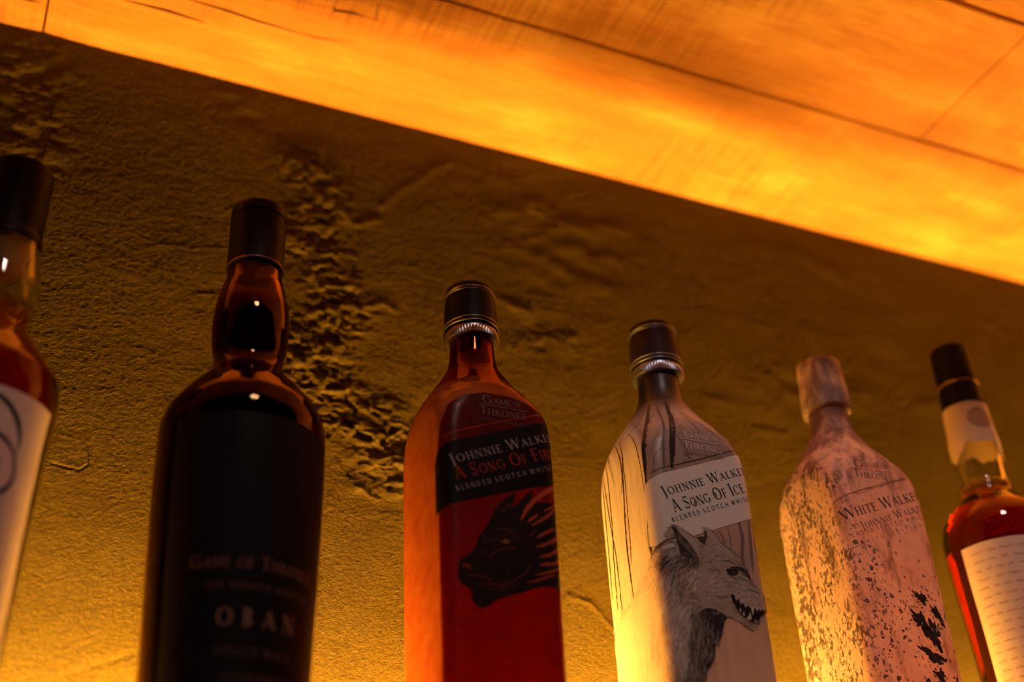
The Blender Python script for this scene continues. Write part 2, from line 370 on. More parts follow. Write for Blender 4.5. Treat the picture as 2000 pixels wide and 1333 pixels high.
def join_meshes(name, parts):
    V, F, MI = [], [], []
    for me, mi in parts:
        b = len(V); V += [tuple(v.co) for v in me.vertices]; F += [tuple(b + k for k in p.vertices) for p in me.polygons]; MI += [mi] * len(me.polygons)
        bpy.data.meshes.remove(me)
    me = mesh_from(name, V, F); me.polygons.foreach_set('material_index', MI); return me
def lathe(name, prof, n=72, bead=None):
    V, F = [], []
    for k, (z, r) in enumerate(prof):
        for i in range(n):
            a = 2 * math.pi * i / n; rr = r
            if bead and bead[0] <= k <= bead[1] and i % 2: rr -= bead[2]
            V.append((rr * math.sin(a), -rr * math.cos(a), z))
    for k in range(len(prof) - 1):
        for i in range(n): j = (i + 1) % n; F.append((k * n + i, k * n + j, (k + 1) * n + j, (k + 1) * n + i))
    F.append(tuple(reversed(range(n)))); F.append(tuple((len(prof) - 1) * n + i for i in range(n)))
    return mesh_from(name, V, F)
def ring_mesh(name, z, r, t, tz=None, n=72):
    tz = tz or t; V, F = [], []; m = 10
    for i in range(n):
        a = 2 * math.pi * i / n
        for k in range(m):
            b = 2 * math.pi * k / m; rr = r + t * math.cos(b); V.append((rr * math.sin(a), -rr * math.cos(a), z + tz * math.sin(b)))
    for i in range(n):
        for k in range(m): F.append((i * m + k, ((i + 1) % n) * m + k, ((i + 1) % n) * m + (k + 1) % m, i * m + (k + 1) % m))
    return mesh_from(name, V, F)

# ------------------------------------------------------------------ printing on a bottle's skin
class Ink:
    """collects flat shapes in (s, v) mm and lays them on the skin of bottle q"""
    def __init__(k, q, off): k.q, k.off = q, off; k.V = []; k.F = []; k.C = []; k.O = []; k.lay = 0.0
    def quadstrip(k, L, R, col, lay=None):
        b = len(k.V); lay = k.lay if lay is None else lay
        for l, r in zip(L, R): k.V += [tuple(l), tuple(r)]; k.C += [col, col]; k.O += [lay, lay]
        for i in range(len(L) - 1): k.F.append((b + 2 * i, b + 2 * i + 1, b + 2 * i + 3, b + 2 * i + 2))
    def stroke(k, pts, w, col, taper=(1, 1), step=1.2, lay=None):
        P = np.array(pts, float); w = np.broadcast_to(np.asarray(w, float), (len(P),)) if np.ndim(w) == 0 else np.asarray(w, float)
        seg = np.hypot(*(np.diff(P, axis=0).T)); u = np.concatenate([[0], np.cumsum(seg)]); n = max(3, int(u[-1] / step) + 2)
        t = np.linspace(0, u[-1], n)
        Q = np.stack([spline(u, P[:, 0], t), spline(u, P[:, 1], t)], 1) if len(P) > 2 else np.stack([np.interp(t, u, P[:, 0]), np.interp(t, u, P[:, 1])], 1)
        W = np.interp(t, u, w) * np.interp(t / u[-1], [0, .25, .75, 1], [taper[0], 1, 1, taper[1]])
        T = np.gradient(Q, axis=0); T /= np.maximum(np.linalg.norm(T, axis=1), 1e-9)[:, None]; N = np.stack([-T[:, 1], T[:, 0]], 1) * W[:, None] / 2
        k.quadstrip(Q - N, Q + N, col, lay)
    def poly(k, pts, col, lay=None, maxe=2.0, colf=None):
        lay = k.lay if lay is None else lay
        bm = bmesh.new(); vs = [bm.verts.new((p[0], p[1], 0)) for p in pts]
        for tri in tessellate_polygon([[Vector((p[0], p[1], 0)) for p in pts]]):
            try: bm.faces.new([vs[i] for i in tri])
            except ValueError: pass
        for _ in range(9):
            es = [e for e in bm.edges if e.calc_length() > maxe]
            if not es: break
            bmesh.ops.subdivide_edges(bm, edges=es, cuts=1, use_grid_fill=False); bmesh.ops.triangulate(bm, faces=[f for f in bm.faces if len(f.verts) > 3])
        bm.verts.index_update(); b = len(k.V)
        for v in bm.verts: k.V.append((v.co.x, v.co.y)); k.C.append(colf(v.co.x, v.co.y) if colf else col); k.O.append(lay)
        for f in bm.faces: k.F.append(tuple(b + v.index for v in f.verts))
        bm.free()
    def build(k, name, mat, parent, deg=False):
        A = np.array(k.V); sc = (math.pi / 180 if deg else .001)
        P = k.q.pos(A[:, 0] * sc, A[:, 1] * .001, k.off + np.array(k.O) * .001)
        me = mesh_from(name, P, k.F)
        if len(me.vertices) == len(k.C): set_col(me, np.array(k.C))
        # make every face look outwards
        bm = bmesh.new(); bm.from_mesh(me)
        for f in bm.faces:
            c = f.calc_center_median()
            if f.normal.x * c.x + f.normal.y * c.y < 0: f.normal_flip()
        bm.to_mesh(me); bm.free()
        return new_obj(name, me, mat, parent, smooth=True)

# a small roman alphabet drawn from stems, diagonals and arcs; cap height 1
def glyph(ch, serif=True):
    T, H = (.145, .06) if serif else (.125, .125)
    G = []; ln = lambda a, b, w: G.append(('l', a, b, w)); sf = lambda x, y, h=.15: serif and G.append(('l', (x - h, y), (x + h, y), .05))
    def stem(x, y0=0, y1=1, w=None, s=(1, 1)):
        ln((x, y0), (x, y1), w or T)
        if s[0]: sf(x, y0 + .02)
        if s[1]: sf(x, y1 - .02)
    def arc(cx, cy, rx, ry, a0, a1, th=None, tn=None): G.append(('a', cx, cy, rx, ry, math.radians(a0), math.radians(a1), th or T, tn or H))
    W = .7
    if ch == 'A': ln((.08, 0), (.39, 1), H); ln((.39, 1), (.70, 0), T); ln((.2, .33), (.6, .33), H); sf(.08, .02, .12); sf(.70, .02, .13); W = .78
    elif ch == 'B': stem(.14); arc(.14, .75, .36, .25, -90, 90); arc(.14, .26, .42, .26, -90, 90); W = .62
    elif ch == 'C': arc(.46, .5, .42, .5, 45, 318); serif and ln((.76, .70), (.76, .95), .05); W = .86
    elif ch == 'D': stem(.14); arc(.14, .5, .6, .5, -90, 90); W = .82
    elif ch == 'E': stem(.14); [ln((.14, y), (x, y), H) for y, x in ((.035, .56), (.52, .46), (.965, .54))]; serif and (ln((.56, 0), (.56, .18), .05), ln((.54, .82), (.54, 1), .05), ln((.46, .42), (.46, .62), .04)); W = .62
    elif ch == 'F': stem(.14); [ln((.14, y), (x, y), H) for y, x in ((.52, .46), (.965, .54))]; serif and (ln((.54, .8), (.54, 1), .05), ln((.46, .42), (.46, .62), .04)); W = .58
    elif ch == 'G': arc(.46, .5, .42, .5, 45, 320); ln((.78, .08), (.78, .44), T); sf(.78, .44); serif and ln((.76, .72), (.76, .95), .05); W = .92
    elif ch == 'H': stem(.14); stem(.68); ln((.14, .52), (.68, .52), H); W = .82
    elif ch == 'I': stem(.14); W = .28
    elif ch == 'J': stem(.26, -.12, 1, s=(0, 1)); arc(.06, -.10, .27, .22, -80, 0); W = .4
    elif ch == 'K': stem(.14); ln((.2, .45), (.62, 1), H); ln((.30, .56), (.70, 0), T); sf(.62, .98, .1); sf(.70, .02, .12); W = .76
    elif ch == 'L': stem(.14); ln((.14, .035), (.56, .035), H); serif and ln((.56, 0), (.56, .2), .05); W = .6
    elif ch == 'M': stem(.12, w=H); stem(.84); ln((.14, 1), (.48, .08), T); ln((.48, .08), (.82, 1), H); W = .98
    elif ch == 'N': stem(.12, w=H); stem(.70, w=H, s=(0, 1)); ln((.12, 1), (.70, 0), T); W = .82
    elif ch == 'O': arc(.46, .5, .44, .52, 0, 360); W = .92
    elif ch == 'P': stem(.14); arc(.14, .72, .4, .28, -90, 90); W = .6
    elif ch == 'R': stem(.14); arc(.14, .74, .38, .26, -90, 90); ln((.30, .48), (.68, 0), T); sf(.68, .02, .1); W = .7
    elif ch == 'S': arc(.31, .755, .24, .245, 30, 250, H * 1.2, .10); arc(.31, .25, .26, .26, 70, -150, H * 1.2, .10); ln((.14, .62), (.48, .38), T); serif and (ln((.53, .76), (.53, .98), .05), ln((.07, .02), (.07, .25), .05)); W = .62
    elif ch == 'T': stem(.36, s=(1, 0)); ln((.03, .965), (.69, .965), H); serif and (ln((.03, .8), (.03, 1), .05), ln((.69, .8), (.69, 1), .05)); W = .72
    elif ch == 'U': stem(.14, .3, 1, s=(0, 1)); stem(.66, .3, 1, w=H, s=(0, 1)); arc(.40, .3, .3, .3, 180, 360); W = .8
    elif ch == 'W': ln((.06, 1), (.32, 0), T); ln((.32, 0), (.54, 1), H); ln((.54, 1), (.78, 0), T); ln((.78, 0), (1.02, 1), H); sf(.06, .98, .12); sf(1.02, .98, .1); sf(.54, .98, .1); W = 1.08
    elif ch == 'Y': ln((.06, 1), (.36, .45), T); ln((.64, 1), (.36, .45), H); stem(.36, 0, .48, s=(1, 0)); sf(.06, .98, .11); sf(.64, .98, .1); W = .7
    elif ch == '.': ln((.08, .0), (.08, .14), .14); W = .16
    else: W = .42
    return G, W
def write(ink, text, p0, p1, h, col, serif=True, small=.74, track=.10, shear_dir=None, lay=None):
    """text from p0 to p1 (baseline ends in mm on the skin); capitals h mm, lower-case letters drawn as small capitals"""
    adv = 0; seq = []
    for ch in text:
        s = small if ch.islower() else 1.0
        if ch == ' ': adv += .38; continue
        G, W = glyph(ch.upper(), serif); seq.append((G, adv, s)); adv += W * s + track
    adv -= track; p0 = np.array(p0, float); p1 = np.array(p1, float); d = p1 - p0; L = np.linalg.norm(d); e1 = d / L; e2 = np.array([-e1[1], e1[0]])
    if shear_dir is not None: e2 = np.array(shear_dir, float)
    kx = L / adv
    mp = lambda x, y, s, o: p0 + e1 * (o + x * s) * kx + e2 * y * s * h
    for G, o, s in seq:
        for g in G:
            if g[0] == 'l':
                _, a, b, wd = g; a = mp(*a, s, o); b = mp(*b, s, o)
                ink.stroke([a, b], wd * s * (kx + h) / 2, col, step=1.5, lay=lay)
            else:
                _, cx, cy, rx, ry, a0, a1, th, tn = g; n = 20; Lr, Rr = [], []
                for i in range(n + 1):
                    a = a0 + (a1 - a0) * i / n; t = tn + (th - tn) * abs(math.cos(a)) ** 1.3
                    x, y = math.cos(a), math.sin(a)
                    Lr.append(mp(cx + rx * x, cy + ry * y, s, o)); Rr.append(mp(cx + (rx - t) * x, cy + (ry - t) * y, s, o))
                ink.quadstrip(Lr, Rr, col, lay)
def in_poly(x, y, P):
    c = False; j = len(P) - 1
    for i in range(len(P)):
        if (P[i][1] > y) != (P[j][1] > y) and x < (P[j][0] - P[i][0]) * (y - P[i][1]) / (P[j][1] - P[i][1]) + P[i][0]: c = not c
        j = i
    return c

GROUP = 'whisky bottles in a row on the shelf'
BY = .600
def title_logo(ink, col, g0, of1, t0, s1, h1, h2, l0, l1, le0=None, le1=None, col2=None):
    """three tiers of lettering used on each bottle's shoulder"""
    d = np.array(of1, float) - np.array(g0, float)
    gm = np.array(g0) + d * .76; ofs = np.array(g0) + d * .82
    write(ink, 'Game', g0, gm, h1, col, small=.66, track=.06); write(ink, 'of', ofs, of1, h1 * .55, col, small=1, track=.05)
    ink.stroke([l0, l1], .45, col); write(ink, 'Thrones', t0, s1, h2, col, small=.78, track=.06)
    if le0: write(ink, 'LIMITED EDITION', le0, le1, 2.3, col2 or col, track=.08)

def square_cap(root, top, body_mat, ring_mat, z0=.2605):
    """screw cap of the square bottles: plain top, two double rings and a beaded skirt"""
    cap = new_obj('cap', lathe('cap', [(.2668, .0140), (.2668, .0163), (.2675, .0166), (.2705, .0166), (.272, .0163), (.279, .0164), (.286, .0161), (.2925, .0154), (.2945, .0151), (.2975, .0150), (.2990, .0146), (.2997, .0134)]), body_mat, root, sharp=40)
    for nm, z, r, t in (('ring', .2948, .01525, .0006), ('ring', .2930, .01545, .00035), ('ring', .2716, .0167, .00055), ('ring', .2690, .0168, .00055)):
        new_obj(nm, ring_mesh(nm, z, r, t), ring_mat, cap)
    new_obj('skirt', lathe('skirt', [(.2608, .0134), (.2606, .0158), (.2612, .0166), (.2630, .0168), (.2652, .0166), (.2660, .0163), (.2667, .0162), (.2667, .0136)], 120, bead=(2, 4, .0005)), ring_mat, cap, sharp=30)
    return cap

# ================================================================== square bottle printed with a wolf
def lerp(a, b, t): return tuple(x + (y - x) * t for x, y in zip(a, b))
def ice_paint(S, V):
    s, v = S * 1000, V * 1000
    side = np.array([.80, .77, .72]); front = np.array([.29, .26, .28]); low = np.array([.40, .36, .36]); neck = np.array([.045, .035, .036]); shoulder = np.array([.36, .30, .30])
    a = np.clip((np.abs(s) - 36.5) / 3.0, 0, 1)[..., None]
    f = front + (low - front) * np.clip((120 - v) / 60, 0, 1)[..., None]
    c = f + (side - f) * a
    k = np.clip((v - 196) / 22, 0, 1)[..., None] * np.clip((46 - np.abs(s)) / 12, 0, 1)[..., None]; c = c + (shoulder - c) * k
    k = np.clip((v - 228) / 16, 0, 1)[..., None]; c = c + (neck - c) * k
    g = .90 + .2 * vn(s * .45 + 40, v * .045 + 9, 3) ; return c * g[..., None]
def wolf_bottle():
    t = thing('whisky_bottle', 'white square whisky bottle printed with a snarling grey wolf head and bare trees', 'bottle', (.3882, BY, SHELF_Z), GROUP)
    body = new_obj('bottle_body', loft(JW, 'bottle_body', 0, JW.v[-1], nv=260, nu=220, colf=ice_paint), M['ice_coat'], t)
    square_cap(t, None, M['dark_plum'], M['blue_silver'])
    # bare trees
    ink = Ink(JW, .00012); dk = (.035, .03, .032); md = (.14, .115, .12)
    rnd = random.Random(5)
    def rough(pts, wd, col, tp=(.6, .3), lay=0):
        ink.stroke(pts, wd, col, taper=tp, lay=lay)
        P = np.array(pts, float); seg = np.hypot(*np.diff(P, axis=0).T); u = np.concatenate([[0], np.cumsum(seg)])
        for _ in range(int(u[-1] * 1.1)):                 # ragged bark edge
            q = rnd.uniform(0, u[-1]); x = np.interp(q, u, P[:, 0]) + rnd.choice((-1, 1)) * np.mean(wd) * rnd.uniform(.3, .62); y = np.interp(q, u, P[:, 1])
            ink.stroke([(x, y), (x + rnd.uniform(-.2, .2), y - rnd.uniform(1, 3.4))], rnd.uniform(.15, .4), col, taper=(.2, .2), lay=lay + .01)
    rough([(-18.3, 240), (-25.8, 222), (-34.2, 202.8), (-37, 191), (-37.5, 180), (-38.2, 168)], [2.2, 2.2, 2.4, 2.8, 3.0, 2.6], dk)
    rough([(-38.8, 168), (-39.6, 154), (-39.8, 146), (-40.3, 134), (-41, 124)], [1.2, 2.2, 2.6, 2.6, 2.2], dk)
    rough([(-7.8, 240), (-12, 222), (-16.5, 205), (-19.0, 190), (-20.8, 179)], [2.0, 2.6, 3.6, 4.2, 4.4], dk)
    rough([(-14.2, 240), (-20.8, 208.7), (-24.3, 194.7), (-26, 178)], [1.2, 1.3, 1.5, 1.6], md)
    for pts, wd in (([(-61.5, 213), (-62.5, 195.5), (-64, 176), (-66, 160), (-67, 140), (-66.5, 127), (-65.2, 109)], 1.3),
                    ([(-56.5, 213), (-59.5, 197), (-64, 186), (-66.5, 178)], .9), ([(-60, 200), (-61, 180), (-62, 160), (-62.8, 141), (-64, 133)], .7),
                    ([(-86, 210), (-85.5, 185), (-83, 160), (-80.5, 140), (-80, 118), (-79.8, 106)], .9), ([(-79.2, 208), (-81.5, 180), (-81.5, 165), (-84, 140), (-85, 112)], .9),
                    ([(-45, 214), (-42.5, 200), (-41.5, 182), (-40.5, 168)], .5), ([(-41, 150), (-42.5, 139), (-42, 128)], .6),
                    ([(-72, 214), (-75, 200), (-74, 188)], .6), ([(-88, 200), (-89, 160), (-90, 120)], .8)):
        rough(pts, wd, (.06, .05, .04))
    for pts in ([(-23.5, 236), (-30, 224), (-37.8, 215), (-50, 208)], [(-16.8, 232), (-27, 216), (-33.2, 205)], [(-24, 232), (-40, 220), (-52, 214), (-58, 204)], [(-6, 232), (-2, 218), (2, 208), (3, 202)],
                [(-20, 205), (-12, 199), (-8, 190), (-6, 182)], [(-26, 192), (-31, 186), (-32, 176)], [(-4, 226), (4, 216), (12, 209), (20, 204)], [(-25, 204), (-30, 196), (-33, 186)],
                [(18, 212), (22, 204), (30, 199)], [(-10, 190), (-4, 187), (4, 189)], [(-13, 184), (-6, 186), (0, 183)], [(8, 188), (14, 191), (20, 190)]):
        ink.stroke(pts, .45, md, taper=(1, .3))
    for _ in range(46):
        x = rnd.uniform(-84, -42); y = rnd.uniform(110, 214); a = rnd.uniform(-.8, .8)
        ink.stroke([(x, y), (x + 3 * a, y - 4), (x + 5 * a + rnd.uniform(-1, 1), y - 8)], .12, (.30, .26, .2), taper=(1, .2))
    # dim trunks behind the wolf and thin rule lines beside the label
    for pts, wd in (([(5.5, 143), (8.2, 138), (6.5, 129)], 1.6), ([(20.7, 150), (21.5, 141), (19.5, 131), (18.8, 122)], 2.2), ([(28.2, 153), (27, 142), (25, 119)], 2.4), ([(33, 150), (32, 136), (32, 120)], 1.2), ([(12, 146), (13, 138), (12, 130)], 1.0), ([(24, 116), (27, 100), (29, 88)], .8)):
        ink.stroke(pts, wd, (.19, .15, .155), taper=(.8, .2))
    ink.stroke([(-30, 134), (-14, 139.5), (1, 144), (13.7, 148.6), (35, 156.8)], .5, dk); ink.stroke([(-34, 176), (-10, 184.5), (10, 192.5), (33, 201.5)], .55, dk)
    ink.build('tree_print', M['ice_ink'], t)
    # slanting label with wrapped left edge
    lab = Ink(JW, .00030); wh = (.82, .78, .74)
    def frame(u, wv):   # label frame: u along the slant, w up from the middle
        a = math.radians(21.6); return (u * math.cos(a) - wv * math.sin(a) * .0, 164.2 + u * math.sin(a) + wv)
    left_top = [(-40.6, 165.8), (-39.6, 168.8), (-37.6, 170.6), (-34, 172.4)]
    lab.poly([(35.8, 199.0), (20, 193.0), (0, 185.2), (-20, 177.6)] + left_top[::-1] + [(-41.0, 132.2), (-36.5, 131.0), (-32, 130.6), (-20, 134.2), (-6, 140.0), (12, 147.0), (26, 152.6), (36.2, 157.0)], wh, maxe=1.8)
    lab_o = lab.build('label', M['ice_ink'], t)
    tx = Ink(JW, .00042); ic = (.035, .03, .04)
    write(tx, 'Johnnie Walker', (-28.4, 160.0), (33.2, 184.2), 6.1, ic, small=.74, track=.13)
    write(tx, 'A Song Of Ice', (-22.6, 150.7), (28.6, 171.0), 7.6, ic, small=.74, track=.10)
    for cx, cy in ((-7.9, 158.6), (6.7, 165.5)):
        tx.poly([(cx + 1.0 * math.cos(a), cy + 2.1 * math.sin(a) + .25 * math.cos(a)) for a in np.linspace(0, 6.2, 14)], (.25, .18, .18), maxe=4)
    write(tx, 'BLENDED SCOTCH WHISKY', (-24.6, 144.2), (34.2, 167.2), 2.9, ic, serif=False, track=.42)
    tx.build('lettering', M['ice_ink'], lab_o)
    lg = Ink(JW, .00030)
    title_logo(lg, (.62, .56, .60), (-8.6, 201.6), (15.0, 202.8), (-10.4, 194.2), (16.4, 194.4), 5.6, 5.0, (-11.2, 200.6), (17.0, 200.6), (-11.0, 190.0), (16.6, 190.2), (.13, .11, .12))
    lg.build('title_lettering', M['ice_ink'], t)
    # the wolf
    outline = [(-26.3, 140.5), (-25.5, 141.6), (-23.8, 142.1), (-19.8, 140.5), (-15, 138), (-10.3, 135.2), (-6.5, 132.7), (-5.3, 138.5), (-4, 142.8), (-2.3, 143.6), (1.5, 141), (4.5, 138), (6, 135), (9.7, 132.7), (13.5, 130.4), (17.8, 127.1), (21, 123.6), (22, 119.3), (22.2, 116.2), (24, 113.4), (28, 110.9), (32.5, 108.6), (34.5, 106.8), (35, 104.2), (34.6, 100), (31, 97), (24.5, 93.7), (24, 89.4), (23, 86.3), (20.7, 84.6), (17, 85.3), (12.5, 87.4), (8.7, 89.9), (4.7, 90.9), (2.8, 90.7), (.8, 87.6), (-.5, 83.8), (-2.3, 80.8), (-5, 76.2), (-7.5, 71.7), (-8.3, 68.1), (-10.3, 63.6), (-13.2, 59.8), (-16, 57), (-18, 53.7), (-21, 44), (-23, 30), (-24, 12), (-60, 10), (-92, 14), (-93, 60), (-92, 92), (-86, 101), (-80.5, 105.6), (-72.8, 107.4), (-66, 109.6), (-59.5, 111.7), (-52.8, 115.2), (-47.3, 119.3), (-42.2, 121), (-40.3, 124.1), (-36.5, 126.6), (-32, 128.4), (-27.5, 130.7), (-24.3, 132.4), (-25.8, 136.5)]
    pale = (.84, .80, .74); dark = (.030, .026, .030)
    tone = lambda x: (lerp(dark, (.47, .36, .31), min(1, x * 2)) if x < .5 else lerp((.47, .36, .31), pale, x * 2 - 1))
    ctl = np.array([(-25.8, 107.6, -.7, -1.8, .35), (-37.8, 117.7, -1.7, -.7, .8), (-53.3, 104.8, -2.5, -.5, .95), (-72.5, 100.5, -3, -.2, .95), (-79.2, 84.1, -1.3, -1.5, .97), (-56.5, 83.8, -1.3, -1.5, .95), (-49.5, 63.6, .5, -2.1, .9), (-47, 74.7, .2, -1.8, .62), (-30.3, 119.8, -1.5, -.8, .1), (-35, 124.6, -1.8, -.5, .45), (-26, 117.5, -1.5, -1.8, .12), (-15.8, 121, -1.7, -1.5, .12), (-20, 114.2, -1.3, -1.8, .4), (-15.2, 113.4, -1.3, -2, .6), (-8, 116.5, -2.3, -1.3, .75), (-13.7, 106.1, -1.5, -1.8, .6), (-21.8, 102, -.5, -1.7, .4), (-15.5, 99.8, -2, -.3, .2), (-5.8, 109.9, -2, -.5, .7), (3.2, 107.9, -2.2, -.3, .65), (-1.5, 104.3, -2.3, -.2, .65), (7.5, 109.1, -1.8, -1, .4), (12, 105.8, -1.8, -1.2, .6), (20.5, 105.3, -2, -1, .7), (26.2, 103.1, -2.2, -.8, .75), (24.7, 110.4, -1.5, .8, .6), (16.8, 112.7, -2.3, -.3, .65), (5.7, 123.6, -2, .2, .6), (-.8, 121.3, -1.7, -.8, .3), (-3, 127.9, -1.3, .7, .65), (10.7, 128.1, -1.7, 1, .6), (17, 125.1, -1.2, 1, .35), (20.5, 120, -1, 1.3, .15), (7.2, 129.1, -1.5, 1.1, .7), (.3, 138.5, -1.1, 1.3, .7), (-10.8, 132.4, -1.2, 1, .7), (-7, 129.7, -.8, 1.2, .3), (-5.8, 120.5, -1.2, -1.2, .35), (-4, 99.8, -2, -.5, .6), (2.3, 96.7, -2, 0, .55), (9.5, 89.9, -2, .8, .5), (17.2, 86.3, -2, .6, .35), (-9, 99.8, -2, -.5, .65), (-19.5, 95, -1.3, -1.6, .55), (-24.5, 92.9, -.7, -1.7, .6), (-29.3, 89.9, -.5, -1.8, .55), (-21, 83.3, -.3, -1.8, .55), (-25.2, 75.7, 0, -1.8, .5), (-20.5, 74.7, 0, -1.8, .25), (-29.5, 65.1, 0, -1.8, .6), (-24, 61.8, 0, -1.8, .45), (-32.5, 79.5, -.3, -1.5, .75), (-35.5, 69.6, 0, -1.7, .8), (-36, 59.3, .2, -1.8, .6), (-12.3, 87.9, -.9, -2.1, .12), (-7.8, 84.6, -.7, -1.8, .3), (-14, 76.7, -.2, -1.7, .3), (-3, 85.1, -.5, -1.8, .05), (-8, 73.7, -.8, -1.8, .1), (-15.8, 63.8, -1, -1.8, .15), (-21.5, 56.5, -1.5, -2.1, .15), (-33.5, 54.7, 0, -1.8, .55), (-24.5, 104.8, -.7, -2, .3), (-29.3, 101.8, -.7, -1.8, .55), (-33, 108.1, -.8, -1.7, .8), (-36.3, 95, -.5, -1.8, .93), (-30, 30, 0, -1.8, .5), (-70, 40, -.3, -1.8, .9)])
    wf = Ink(JW, .00050)
    wf.poly(outline, None, maxe=2.2, colf=lambda x, y: tone(float(.94 if x < -38 else .55)), lay=0)
    fr = random.Random(11); fur = []; tries = 0
    while len(fur) < 5200 and tries < 40000:
        tries += 1; x = fr.uniform(-91, 34.5) if fr.random() < .45 else fr.uniform(-40, 34.5); y = fr.uniform(40, 143)
        if not in_poly(x, y, outline): continue
        d2 = (ctl[:, 0] - x) ** 2 + (ctl[:, 1] - y) ** 2 + 1.5; wt = 1 / d2 ** 1.7; wt /= wt.sum()
        dx, dy, tn = (ctl[:, 2:5] * wt[:, None]).sum(0); L = math.hypot(dx, dy) + 1e-6; dx, dy = dx / L, dy / L
        face = x > -14 and y > 84
        ln = fr.uniform(1.6, 3.6) if face else fr.uniform(3.2, 8.0); a = fr.gauss(0, .20); dx, dy = dx * math.cos(a) - dy * math.sin(a), dx * math.sin(a) + dy * math.cos(a); b = fr.gauss(0, .15)
        if x > -36 and not face and x + dx * ln > 0 and y < 84: ln *= .6
        fur.append((x, y, dx, dy, b, ln, max(0, min(1, tn + fr.gauss(0, .15 if x > -38 else .06))), .34 if face else .55))
    fr.shuffle(fur)
    for i, (x, y, dx, dy, b, ln, tn, wd) in enumerate(fur):
        wf.stroke([(x, y), (x + dx * ln * .5 - dy * b * ln * .3, y + dy * ln * .5 + dx * b * ln * .3), (x + dx * ln, y + dy * ln)], wd, tone(tn), taper=(.5, .12), step=2.0, lay=.06 + i * 2.2e-5)
    # dark fur edges that overlap the tree background along the mane
    for i in range(150):
        k = fr.uniform(0, 1); P = [(-86, 101), (-80.5, 105.6), (-66, 109.6), (-52.8, 115.2), (-42.2, 121), (-36.5, 126.6), (-27.5, 130.7)]
        q = k * (len(P) - 1); a = int(q); f = q - a; x = P[a][0] * (1 - f) + P[min(a + 1, 6)][0] * f; y = P[a][1] * (1 - f) + P[min(a + 1, 6)][1] * f
        wf.stroke([(x + 2.5, y - 1.2), (x, y + .2), (x - fr.uniform(.8, 2.6), y + fr.uniform(-2.2, -.2))], .30, tone(fr.choice((.62, .9, .95, .75))), taper=(1, .1), lay=.20)
    K = .20
    ear = [(-26, 141), (-23.8, 141.3), (-21, 137.2), (-17.2, 134), (-13.7, 129.7), (-11.8, 126.4), (-17.2, 122.6), (-22, 124.1), (-23, 128.4), (-24, 133.7)]
    wf.poly(ear, (.045, .036, .040), lay=K)
    wf.poly([(-23.3, 141.8), (-19.8, 140.3), (-15, 138), (-12, 135), (-10.5, 131.7), (-10.8, 126.9), (-12.3, 127.1), (-14.5, 130.7), (-17.5, 134.5), (-20.8, 137.8)], (.50, .40, .38), lay=K + .01)
    wf.stroke([(-26.2, 139.8), (-25.6, 141.8), (-23.8, 142.3), (-20, 140.8), (-15, 138.2), (-10.3, 135.4)], .5, dark, taper=(.5, .3), lay=K + .02)
    for _ in range(60):
        f = fr.random(); x = -24.5 + 12 * f + fr.uniform(-2, 2); y = 139 - 12 * f + fr.uniform(-2, 0)
        if in_poly(x, y, ear): wf.stroke([(x, y), (x + 1.2, y - 1.6), (x + 1.6, y - 3.4)], .22, tone(fr.choice((.15, .3, .4))), taper=(1, .1), lay=K + .015)
    wf.poly([(-5.3, 137.8), (-4.2, 142.2), (-3.3, 141.6), (-2.9, 137.8), (-5.8, 132.9), (-10.5, 136.5)], (.06, .05, .05), lay=K)
    wf.stroke([(-4.4, 142.9), (-2.3, 143.7), (1.5, 141.2), (4.5, 138.2), (6, 135.2), (10, 132.8), (13.8, 130.4), (17.9, 127.3), (21.3, 123.6)], .42, dark, taper=(.4, .3), lay=K)
    for _ in range(26):
        x = fr.uniform(-26, -11); wf.stroke([(x, 126.5 + (x + 18) * -.25), (x + 1, 123.5), (x - .5, 118 + fr.uniform(-2, 2))], .5, tone(.1), taper=(.3, .1), lay=K + .01)
    wf.poly([(-16, 90.9), (-13, 93.2), (-9.5, 95), (-3.8, 94.4), (2.3, 91.3), (2.6, 90.4), (.6, 87.6), (-.9, 84), (-3.5, 79.5), (-7.3, 73), (-8.6, 68.1), (-10.6, 63.8), (-14, 60), (-18, 54), (-21.3, 52), (-18, 62), (-13, 72), (-11.5, 80), (-12.5, 86)], (.035, .028, .030), lay=K - .05)
    for _ in range(260):
        f = fr.random(); x = -13 + fr.uniform(-6, 5) - 9 * f; y = 94 - 42 * f; wf.stroke([(x, y), (x - 1.0, y - 3), (x - 1.4 + fr.uniform(-1, 1), y - 6.5)], .5, tone(fr.choice((.04, .1, .1, .22, .35))), taper=(.4, .1), lay=K - .04 + fr.random() * .02)
    wf.poly([(6, 118.8), (7.7, 120), (10.2, 120), (12.7, 119.8), (14.8, 118.8), (13.5, 117.2), (11.2, 116), (8.7, 116), (7.2, 117.2)], dark, lay=K)
    wf.poly([(9.8, 118.1), (11.2, 118.6), (12.4, 118.0), (11.2, 117.3)], (.16, .08, .06), lay=K + .01)
    wf.poly([(8.5, 121.0), (14.0, 119.4), (16.5, 119.5), (18.5, 118.3), (21, 115.5), (22.4, 113.8), (22.3, 116.4), (21, 120), (18.3, 122), (14.8, 122.1)], (.05, .04, .045), lay=K)
    for p in ([(16, 113.6), (11, 115), (6, 117.2)], [(22, 113), (18, 114.5), (14, 116.6)], [(27.5, 110), (24, 112), (21, 115)], [(14, 123.6), (9, 124.6), (3, 124)], [(28, 106.4), (22, 108.6), (17, 109)], [(5, 103.5), (1, 102), (-4, 102.6)]): wf.stroke(p, .45, tone(.12), taper=(.3, .1), lay=K + .01)
    wf.poly([(30.6, 106.6), (33.4, 107.9), (35.2, 106.4), (35.6, 103.6), (34.6, 101.0), (33, 101.8), (31.2, 103.8)], dark, lay=K)
